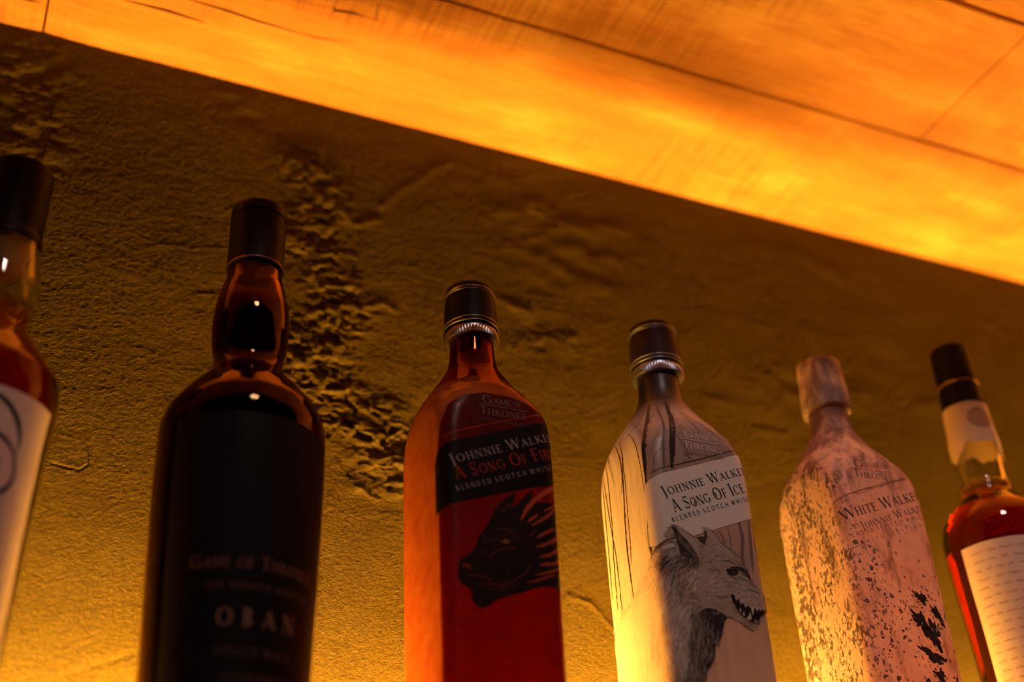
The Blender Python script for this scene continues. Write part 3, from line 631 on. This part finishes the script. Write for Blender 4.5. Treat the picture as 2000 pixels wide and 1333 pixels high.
    wf.poly([(7.2, 104.3), (9, 104.8), (10.7, 102.8), (14.5, 100), (19.2, 98), (25, 97.5), (30, 98.6), (34.6, 100.2), (30.5, 96.2), (25.2, 93.9), (24, 91.4), (23.7, 88.6), (21, 88.9), (17.8, 89.9), (14, 92.4), (10.5, 96), (7.7, 100.3)], (.018, .012, .014), lay=K)
    for p in ([(19.4, 98.3), (21.8, 98.6), (20.9, 95.8), (20.0, 93.4)], [(22.6, 98.2), (24.2, 98.2), (23.4, 95.9)], [(15.2, 91.2), (17.6, 90.6), (18.9, 91.6), (18.4, 95.4), (17.2, 93.2)], [(13.2, 93.4), (14.6, 92.4), (14.4, 95.6)], [(11.4, 95.6), (12.6, 94.6), (12.6, 97.4)], [(24.9, 98.2), (26.3, 98.3), (25.6, 96.4)], [(27.0, 98.5), (28.2, 98.7), (27.6, 97.0)], [(28.8, 98.9), (30.0, 99.1), (29.4, 97.3)], [(30.6, 99.3), (31.9, 99.5), (31.2, 97.8)],
              [(9.6, 103.4), (11.0, 102.6), (10.6, 100.6)], [(12.4, 101.7), (14.0, 100.8), (13.2, 98.9)], [(15.2, 100.0), (16.8, 99.3), (16.0, 97.3)], [(20.4, 89.7), (21.4, 89.3), (21.2, 91.6)], [(22.0, 89.2), (23.0, 89.2), (22.6, 91.2)]):
        wf.poly(p, (.72, .62, .52), lay=K + .02)
    wf.stroke([(8, 99), (11, 94.6), (15, 91.2), (20, 88.6)], .6, (.22, .10, .09), taper=(.5, .5), lay=K + .01)
    for _ in range(34): x = fr.uniform(22, 31); wf.poly([(x, 102 + (x - 22) * .1 + fr.uniform(-1.6, 3.4) + .14 * math.sin(a) + 0) if False else (x + .14 * math.cos(a), 101.2 + (_ % 6) * .9 + .14 * math.sin(a)) for a in (0, 2.1, 4.2)], dark, lay=K, maxe=9)
    wf.stroke([(-40.5, 124.6), (-37.5, 128), (-33, 131.2), (-28, 133.4), (-23.8, 134.8)], 1.2, (.16, .11, .11), taper=(.2, 1), lay=K - .03)
    wf.build('wolf_print', M['ice_ink'], t)
wolf_bottle()

# ================================================================== glass bottles with whisky inside
def glass_body(q, name, fill, thick, top, mat, square, base=.006):
    """outer skin plus, above the whisky, the inner wall of the empty neck"""
    a = loft(q, 'o', 0, top, nv=200, nu=150, square=square)
    b = loft(q, 'i', fill, top - .0015, off=-thick, nv=60, nu=150, flip=True, bottom=False, square=square)
    return join_meshes(name, [(a, 0), (b, 0)])
def liquid_body(q, name, fill, thick, square, base=.007):
    a = loft(q, 's', base, fill, off=-thick, nv=160, nu=150, top=False, square=square)
    n = 150; S = np.linspace(-1, 1, n, endpoint=False) * (q.half(np.array(fill)) if square else math.pi)
    P = q.pos(S, np.full(n, fill), -thick); V = [tuple(p) for p in P] + [(0, 0, float(P[0][2]) - .0004)]
    b = mesh_from('t', V, [(n, i, (i + 1) % n) for i in range(n)])
    return join_meshes(name, [(a, 0), (b, 0)])

# ------------------------------------------------------------------ square bottle printed with a dragon
def dragon_bottle():
    t = thing('whisky_bottle', 'red-orange glass whisky bottle printed with a black dragon head and a black slanted label', 'bottle', (.2584, BY, SHELF_Z), GROUP)
    new_obj('bottle_body', glass_body(JW, 'bottle_body', .246, .0030, JW.v[-1], M['red_glass'], True), M['red_glass'], t)
    new_obj('whisky', liquid_body(JW, 'whisky', .246, .0030, True), M['whisky_red'], t)
    square_cap(t, None, M['black'], M['silver'])
    pn = Ink(JW, .00010)
    pn.poly([(-36.2, 8), (-36.8, 60), (-37.2, 120), (-37.2, 172), (-35, 186), (-30, 198), (-20, 205), (-8, 208.5), (8, 208.5), (22, 205), (32, 199), (37, 190), (38, 150), (38, 60), (38, 8)], (1, 1, 1), maxe=2.2)
    pn.build('front_print', M['red_film'], t)
    lb = Ink(JW, .00022); bk = (.007, .005, .005)
    lb.poly([(36.4, 198.4), (18, 191.4), (0, 184.4), (-18, 177.6), (-31, 173.0), (-35.5, 171.0), (-38.4, 167.5), (-40.2, 162), (-40.6, 132.5), (-37.0, 133.6), (-20, 139.6), (0, 146.6), (20, 153.0), (36.6, 157.6)], bk, maxe=1.8)
    lo = lb.build('label', M['ink_opaque'], t)
    tx = Ink(JW, .00034)
    write(tx, 'Johnnie Walker', (-29.2, 159.6), (35.2, 185.6), 6.1, (.27, .20, .19), small=.74, track=.13)
    write(tx, 'A Song Of Fire', (-26.4, 150.8), (34.8, 174.6), 7.5, (.27, .028, .014), small=.74, track=.10)
    write(tx, 'BLENDED SCOTCH WHISKY', (-26.4, 144.0), (35.0, 167.2), 2.9, (.27, .20, .19), serif=False, track=.42)
    tx.build('lettering', M['ink_opaque'], lo)
    lg = Ink(JW, .00022)
    title_logo(lg, (.12, .085, .08), (-9.6, 201.0), (14.4, 202.4), (-11.5, 193.8), (17.2, 194.4), 5.6, 5.0, (-12, 200.2), (17.6, 200.2), (-11.4, 189.6), (17, 190), (.07, .05, .05))
    lg.stroke([(-33, 177.6), (-10, 186.6), (10, 194.0), (36, 203.6)], .6, (.30, .03, .015))
    lg.build('title_lettering', M['ink_opaque'], t)
    dr = Ink(JW, .00024)
    D = [(-27, 101.5), (-26.5, 104.3), (-23.8, 106.9), (-19.8, 109.4), (-16.5, 114.2), (-15, 120), (-11.5, 123.8), (-8, 129.9), (-5.5, 136), (-1.8, 140), (1.8, 144.1), (8, 148.1), (6.2, 142.3), (4.7, 138), (8.7, 141.6), (13.7, 147.6), (18.5, 152.2), (17.2, 146.9), (14.5, 141.3), (19.2, 144.1), (25.2, 144.6), (34, 146.1), (36.6, 131.9), (37, 116), (37, 104.6), (37, 95.2), (23.2, 96.2), (16.2, 94.2), (7, 90.4), (.3, 88.1), (-6.5, 85.3), (-11, 81.5), (-15.2, 80.5), (-19, 82.3), (-20, 85.8), (-19.5, 89.1), (-21.5, 90.4), (-24.8, 91.7), (-26.8, 94.7)]
    dr.poly(D, (.013, .007, .006), lay=0)
    rnd = random.Random(2); red = (.42, .055, .018); dim = (.11, .018, .009)
    for p, wd, c in (([(10, 132.4), (14.5, 140), (20.7, 146.9), (36, 158)], 3.0, red), ([(14, 131.9), (20, 136.7)], 1.6, red), ([(16.2, 129.9), (24.7, 135.7), (36, 146.4)], 1.8, red), ([(18.8, 123.3), (24, 126.4), (31, 130.9)], 1.6, red),
                  ([(17.8, 117.5), (23.7, 120), (32, 125.8)], 1.6, red), ([(13.5, 122.6), (18.3, 127.9)], 1.0, dim), ([(19.7, 112.2), (25.7, 114.2), (33.5, 119.8)], 1.5, red), ([(19.5, 107.9), (26.5, 109.1), (36.2, 114)], 1.6, red),
                  ([(16.8, 101.8), (23.7, 103.8), (36, 109.9)], 1.3, red), ([(12, 97), (21.2, 100.3), (28.7, 103.6)], .9, red), ([(24, 139.5), (30, 143), (36, 149)], 1.2, red), ([(27, 121), (33, 125), (36.5, 127)], 1.0, red),
                  ([(-2, 135.2), (2.8, 139.5), (7.5, 140.3)], .9, dim), ([(-12.8, 94.2), (-4, 93.9), (7.5, 99.8), (14.8, 107.1)], 1.0, dim), ([(-25, 101.8), (-22.3, 102.6), (-20, 100.8)], 2.0, (.22, .03, .012)), ([(-10, 108.4), (-3, 113.7), (6.2, 116)], 1.2, dim),
                  ([(-6, 124.6), (2, 125.6), (7.5, 121.8)], 1.0, dim), ([(-17, 93.7), (-8.5, 91.4), (5, 93.9)], .8, dim), ([(-22, 97), (-14, 97.5), (-8, 95.5)], 1.0, dim), ([(-13, 116), (-8, 119), (-4, 118.5)], .8, dim)):
        dr.stroke(p, wd, c, taper=(.25, .6), lay=.04)
        for _ in range(3):
            o = rnd.uniform(-1, 1) * wd * .7; dr.stroke([(x, y + o) for x, y in p], wd * .12, dim if c == red else (.02, .008, .006), taper=(.2, .2), lay=.05)
    for _ in range(420):
        x = rnd.uniform(-26, 16); y = rnd.uniform(82, 140)
        if in_poly(x, y, D): a = rnd.gauss(.45, .35); L = rnd.uniform(1.5, 4); dr.stroke([(x, y), (x + L * math.cos(a), y + L * math.sin(a))], .3, rnd.choice(((.045, .012, .008), (.008, .005, .005), (.075, .018, .010))), taper=(.3, .3), lay=.03)
    dr.poly([(-2.8, 118.3), (.8, 120), (3.5, 119.3), (.5, 117.2)], (.24, .06, .02), lay=.06)
    dr.build('dragon_print', M['ink_opaque'], t)
dragon_bottle()

# ------------------------------------------------------------------ frosted, mottled white bottle
def marble_mat(name, translucency, amount):
    t = NT(name); c = t.coord((1, 1, .55))
    n = t.noise(c, 460, 6, .72); n2 = t.noise(c, 70, 4, .6)
    sx = t.n('ShaderNodeSeparateXYZ', ins={0: t.coord()})
    side = t.n('ShaderNodeMapRange', ins={0: sx.outputs[0], 1: -.0245, 2: -.0335, 3: 0.0, 4: 1.0}).outputs[0]
    add = t.n('ShaderNodeMath', operation='MULTIPLY_ADD', ins={0: n2, 1: .55, 2: n}).outputs[0]
    add2 = t.n('ShaderNodeMath', operation='MULTIPLY_ADD', ins={0: side, 1: amount, 2: add}).outputs[0]
    m = t.ramp(add2, [(.885, (0, 0, 0)), (.955, (1, 1, 1))])
    cl = t.mix(.5, (.78, .68, .63), t.ramp(t.noise(c, 70, 5, .6), [(.35, (.62, .48, .45)), (.65, (.88, .82, .76))]))
    sz = sx.outputs[2]                                  # smoky purple-grey wisps, thickest on the neck
    nk = t.n('ShaderNodeMapRange', ins={0: sz, 1: .185, 2: .235, 3: .0, 4: .16}).outputs[0]
    w1 = t.n('ShaderNodeMath', operation='ADD', ins={0: t.noise(t.coord((1, 1, .35)), 85, 5, .62), 1: nk}).outputs[0]
    cl = t.mix(t.ramp(w1, [(.52, (0, 0, 0)), (.70, (1, 1, 1))]), cl, (.26, .19, .20))
    base = t.mix(m, cl, (.12, .10, .075))
    p = t.n('ShaderNodeBsdfPrincipled', ins={'Base Color': base, 'Roughness': .5, 'Specular IOR Level': .3})
    tr = t.n('ShaderNodeBsdfTranslucent', ins={'Color': t.mix(1.0, base, (1, .70, .48), 'MULTIPLY')})
    t.surf(t.n('ShaderNodeMixShader', ins={0: translucency, 1: p.outputs[0], 2: tr.outputs[0]}).outputs[0]); return t.m
M['marble'] = marble_mat('frosted_mottled_coating', .50, .125)
M['marble_cap'] = marble_mat('frosted_cap_sleeve', .10, .0)
def frost_bottle():
    t = thing('whisky_bottle', 'frosted white whisky bottle with grey mottled sides and white cap sleeve', 'bottle', (.5207, BY, SHELF_Z), GROUP)
    new_obj('bottle_body', loft(JW, 'bottle_body', 0, JW.v[-1], nv=240, nu=200), M['marble'], t)
    new_obj('cap', lathe('cap', [(.2606, .0134), (.2606, .0155), (.2612, .0166), (.2650, .0168), (.2675, .0165), (.270, .0166), (.2725, .0163), (.279, .0162), (.2795, .0158), (.286, .0158), (.2925, .0153), (.2970, .0149), (.2990, .0144), (.2998, .0130)]), M['marble_cap'], t, sharp=50)
    tx = Ink(JW, .00015); ic = (.075, .055, .06); mid = (.22, .14, .13)
    write(tx, 'White Walker', (-33.0, 163.6), (32.5, 186.8), 7.4, ic, small=.76, track=.08)
    write(tx, 'by', (-27.6, 157.8), (-22.6, 159.6), 2.9, mid, small=1)
    write(tx, 'Johnnie Walker', (-21.6, 158.2), (32.5, 179.2), 5.0, (.15, .10, .10), small=.74, track=.12)
    write(tx, 'BLENDED SCOTCH WHISKY', (-36.6, 149.6), (35.0, 175.6), 2.4, mid, serif=False, track=.6)
    write(tx, 'LIMITED EDITION', (-27.0, 147.0), (27.0, 167.0), 2.0, (.34, .23, .2), serif=False, track=.8)
    tx.build('label_lettering', M['ice_ink'], t)
    lg = Ink(JW, .00015)
    title_logo(lg, (.16, .10, .10), (-16.6, 201.4), (10.6, 204.6), (-19.2, 194.6), (11.4, 196.2), 6.4, 5.6, (-19.8, 200.6), (12, 201.8))
    lg.stroke([(-38, 176.6), (-17, 185.4), (6, 193.8), (30, 202.8)], [.5, .45, .5, .7], (.12, .08, .08))
    rnd = random.Random(8)
    for _ in range(70):
        x = rnd.uniform(-37, 30); y = 176.8 + (x + 37) * .385 + rnd.gauss(0, .7); lg.stroke([(x, y), (x + rnd.uniform(1, 4), y + rnd.uniform(.2, 1.6))], .3, (.3, .19, .17), taper=(.2, .2), lay=.01)
    lg.build('title_lettering', M['ice_ink'], t)
    # plain frost crackle printed across the lower front
    cr = Ink(JW, .00015); dk = (.04, .033, .038)
    def blot(cx, cy, rx, ry, rot, col, lay, n=46):
        ph = [rnd.uniform(0, 6.3) for _ in range(5)]; P = []
        for i in range(n):
            a = 2 * math.pi * i / n; k = 1 + .22 * math.sin(3 * a + ph[0]) + .16 * math.sin(5 * a + ph[1]) + .13 * math.sin(9 * a + ph[2]) + .10 * math.sin(14 * a + ph[3]) + rnd.uniform(-.07, .07)
            x, y = rx * k * math.cos(a), ry * k * math.sin(a); P.append((cx + x * math.cos(rot) - y * math.sin(rot), cy + x * math.sin(rot) + y * math.cos(rot)))
        cr.poly(P, col, lay=lay, maxe=2.5)
    for cx, cy, rx, ry, rot in ((12, 118, 5, 3, -.5), (8, 102, 4, 8, .5), (15, 96, 5, 9, .3), (22, 108, 2.4, 7, .5), (11, 82, 9, 3.2, -.5), (14, 70, 3, 4, 0), (2, 62, 9, 3, .5), (-9, 50, 2.6, 8, -.5), (-2, 50, 2, 4, .4), (24, 60, 1.5, 10, -.12), (23, 40, 1.6, 10, -.1)):
        blot(cx, cy, rx, ry, rot, dk, 0)
        for _ in range(16):
            a = rnd.uniform(0, 6.3); k = rnd.uniform(.9, 1.7); r = rnd.uniform(.25, .9); blot(cx + rx * k * math.cos(a), cy + ry * k * math.sin(a), r, r * rnd.uniform(.5, 1.4), rnd.uniform(0, 3), rnd.choice((dk, (.2, .12, .10))), .01, 12)
    for _ in range(420):
        x = rnd.gauss(-22, 7) if rnd.random() < .6 else rnd.uniform(-30, 34); y = rnd.uniform(20, 150); r = abs(rnd.gauss(0, .55)) + .18
        if x < -38 or x > 36: continue
        blot(x, y, r, r * rnd.uniform(.5, 1.6), rnd.uniform(0, 3), rnd.choice(((.2, .12, .10), (.34, .21, .16), (.42, .28, .22))), .012, 11)
    cr.build('crackle_print', M['ice_ink'], t)
frost_bottle()

# ------------------------------------------------------------------ round bottles
def round_prof(rows): return Round(rows)
def dark_bottle():
    t = thing('whisky_bottle', 'nearly black round whisky bottle with bulging neck and dark label', 'bottle', (.1238, BY, SHELF_Z), GROUP)
    q = Round([(0, .0375), (.003, .0400), (.05, .0408), (.1, .0425), (.15, .0437), (.172, .0437), (.183, .0415), (.192, .036), (.2, .0300), (.207, .0240), (.213, .0200), (.2185, .0188), (.228, .0203), (.236, .0211), (.244, .0214), (.252, .0208), (.26, .0197), (.268, .0180), (.275, .0160), (.283, .0148), (.30, .0146)])
    new_obj('bottle_body', glass_body(q, 'bottle_body', .258, .0032, .296, None, False), M['brown_glass'], t)
    new_obj('whisky', liquid_body(q, 'whisky', .258, .0032, False), M['whisky_dark'], t)
    cap = new_obj('cap', lathe('cap', [(.2815, .0151), (.2812, .0161), (.2822, .0166), (.284, .0165), (.286, .0162), (.30, .0162), (.3165, .0163), (.3170, .0158), (.3180, .0158), (.3186, .0163), (.3240, .0162), (.3252, .0157), (.3256, .0145)]), M['black_foil'], t, sharp=35)
    new_obj('ring', ring_mesh('ring', .2826, .0160, .0008), principled('dull_copper', (.30, .12, .09), .4, .7), cap)
    Cp = Round([(.28, .01625), (.33, .01625)]); k = Ink(Cp, .00015); c = (.07, .055, .055)
    write(k, 'Game', (-34, 302.5), (2, 303.2), 5.0, c, small=.7); write(k, 'of', (8, 303.2), (20, 303.2), 2.6, c, small=1)
    write(k, 'Thrones', (-38, 296.2), (30, 296.8), 4.8, c, small=.8)
    deg_build(k, 'lettering', M['ink_opaque'], cap)
    lb = Ink(q, .00020); lb.poly([(a, 166) for a in np.linspace(-60, 66, 40)] + [(a, 12) for a in np.linspace(66, -60, 40)], (.0065, .0045, .004), maxe=4.5)
    lo = deg_build(lb, 'label', M['ink_opaque'], t)
    tx = Ink(q, .00035); c1 = (.20, .075, .055); c2 = (.12, .06, .05)
    write(tx, 'Game of Thrones', (-40, 83), (48, 83), 6.5, c1, small=.76); write(tx, 'THE NIGHTS WATCH', (-30, 72.5), (44, 72.5), 3.4, c2)
    write(tx, 'OBAN', (-20, 55), (34, 55), 8.5, (.27, .12, .09), track=.55)
    write(tx, 'SINGLE MALT', (-20, 41), (32, 41), 4.2, c2, track=.3); write(tx, 'SCOTCH WHISKY', (-16, 29), (30, 29), 4.2, c2, track=.25)
    deg_build(tx, 'lettering', M['ink_opaque'], lo)
def deg_build(k, name, mat, parent):
    # widths drawn in degrees across and mm up: strokes are already in that space
    return k.build(name, mat, parent, deg=True)
dark_bottle()

def amber_left():
    t = thing('whisky_bottle', 'amber whisky bottle cut by the left edge, with black stopper and pale ornamented label', 'bottle', (-.0098, BY, SHELF_Z), GROUP)
    q = Round([(0, .0300), (.003, .0318), (.05, .0333), (.1, .0350), (.13, .0363), (.15, .0374), (.162, .0385), (.172, .0393), (.181, .0388), (.19, .0338), (.2, .0272), (.207, .0222), (.2135, .0186), (.2195, .0182), (.228, .0203), (.236, .0214), (.244, .0210), (.255, .0196), (.265, .0180), (.272, .0168)])
    new_obj('bottle_body', glass_body(q, 'bottle_body', .229, .0030, .2705, None, False), M['clear'], t)
    new_obj('whisky', liquid_body(q, 'whisky', .229, .0030, False), M['whisky'], t)
    st = new_obj('stopper', lathe('stopper', [(.2640, .0150), (.2635, .0168), (.2640, .0180), (.2665, .0183), (.2700, .0182), (.2712, .0172), (.2725, .0171), (.29, .0174), (.312, .0180), (.3158, .0176), (.3172, .0160)]), M['black'], t, sharp=40)
    new_obj('cork', lathe('cork', [(.2500, .0105), (.2495, .0110), (.2660, .0128), (.2662, .0100)]), M['cork'], st, sharp=40)
    lb = Ink(q, .00022); pc = (.82, .70, .58)
    lb.poly([(a, 162.0) for a in np.linspace(-74, 67, 44)] + [(a, 8) for a in np.linspace(67, -74, 44)], pc, maxe=4.5)
    lo = deg_build(lb, 'label', M['paper'], t)
    tx = Ink(q, .00036); c = (.055, .035, .045)
    for p, wd in (([(-10, 158), (14, 157), (31, 150), (39, 138), (38, 131)], [1, 2.4, 3.6, 4.2, 1.2]), ([(0, 137), (12, 139), (26, 137), (37, 130), (40, 120), (34, 112), (22, 108), (10, 110)], [1, 2.6, 2.6, 2.2, 3.0, 3.0, 2.6, 1]), ([(4, 126), (14, 129), (24, 126), (27, 119)], [1, 2.6, 3.2, 1]), ([(20, 108), (26, 98), (20, 88), (4, 84)], [1, 2, 2, 1]), ([(-30, 150), (-20, 140), (-26, 126), (-40, 120)], 2.4)):
        tx.stroke(p, wd, c, taper=(.3, .3), step=2.5)
    tx.poly([(-20, 96), (10, 98), (34, 94), (40, 80), (38, 60), (12, 56), (-20, 58)], (.62, .36, .16), maxe=3.5)
    deg_build(tx, 'ornament', M['paper'], lo)
amber_left()

def amber_right():
    t = thing('whisky_bottle', 'amber whisky bottle at the right edge, with torn paper neck seal and cream script label', 'bottle', (.6474, BY, SHELF_Z), GROUP)
    q = Round([(0, .0325), (.003, .0345), (.05, .0348), (.1, .0353), (.13, .0362), (.15, .0370), (.17, .0376), (.185, .0378), (.193, .0364), (.2, .0328), (.207, .0262), (.213, .0203), (.2165, .0174), (.219, .0168), (.2212, .0175), (.2232, .0168), (.227, .0160), (.235, .0162), (.245, .0168), (.255, .0172), (.265, .0162), (.275, .0147), (.285, .0138), (.292, .0134)])
    new_obj('bottle_body', glass_body(q, 'bottle_body', .2235, .0028, .2915, None, False), M['clear'], t)
    new_obj('whisky', liquid_body(q, 'whisky', .2235, .0028, False), M['whisky'], t)
    cap = new_obj('capsule', lathe('capsule', [(.2700, .0150), (.2700, .0156), (.285, .0151), (.3035, .0147), (.3040, .0141), (.3058, .0141), (.3064, .0146), (.334, .0140), (.3366, .0135), (.3374, .0122)]), M['black'], t, sharp=35)
    new_obj('tear_ring', ring_mesh('tear_ring', .3049, .01435, .0005), principled('bronze_line', (.45, .25, .10), .4, .6), cap)
    # paper seal with ragged lower edge
    R2 = Round([(.220, .0178), (.227, .0163), (.235, .0165), (.245, .0171), (.255, .0175), (.265, .0166), (.272, .0161), (.30, .0149)]); sl = Ink(R2, .0002)
    n = 120; L, Rr, Lm = [], [], []; rnd = random.Random(4)
    for i in range(n + 1):
        a = -180 + 360 * i / n; ra = math.radians(a)
        low = 249 + 5.0 * math.sin(2.1 * ra + 2.6) + 2.2 * math.sin(5 * ra + .8) + 1.0 * math.sin(11 * ra) + rnd.uniform(-.3, .3)
        L.append((a, low)); Rr.append((a, 285.6))
    for j in range(6):
        A = [(l[0], l[1] + (r[1] - l[1]) * j / 6) for l, r in zip(L, Rr)]; B = [(l[0], l[1] + (r[1] - l[1]) * (j + 1) / 6) for l, r in zip(L, Rr)]
        sl.quadstrip(A, B, (.74, .60, .42))
    sl.stroke([(12, 258), (16, 246), (14, 234), (18, 223)], [9, 6, 4.5, 4], (.70, .56, .38))
    so_ = deg_build(sl, 'paper_seal', M['paper'], t)
    st = Ink(R2, .0004); st.poly([(-12 + 34 * math.cos(a), 272 + 8.5 * math.sin(a)) for a in np.linspace(0, 2 * math.pi, 26)[:-1]], (.50, .33, .22), maxe=5); st.stroke([(-12 + 30 * math.cos(a), 272 + 7.2 * math.sin(a)) for a in np.linspace(0, 2 * math.pi, 20)], .8, (.36, .2, .12)); deg_build(st, 'stamp', M['paper'], so_)
    lb = Ink(q, .00022); lb.poly([(a, 171.5) for a in np.linspace(-90, 88, 50)] + [(a, 8) for a in np.linspace(88, -90, 50)], (.84, .76, .60), maxe=4.5)
    lo = deg_build(lb, 'label', M['paper'], t)
    tx = Ink(q, .00036); rnd = random.Random(6); c = (.46, .30, .14)
    for row in range(26):                                  # faint handwriting, words of looping strokes
        y = 165 - row * 6.0; a = -84 + rnd.uniform(0, 5)
        while a < 60:
            wl = rnd.uniform(6, 15); pts = [(a + wl * k / 9, y + (1.0 if k % 2 else -.9) * rnd.uniform(.25, 1.1)) for k in range(10)]
            tx.stroke(pts, .55, c, taper=(.6, .6), step=1.1); a += wl + rnd.uniform(2.5, 5)
    deg_build(tx, 'handwriting', M['paper'], lo)
amber_right()
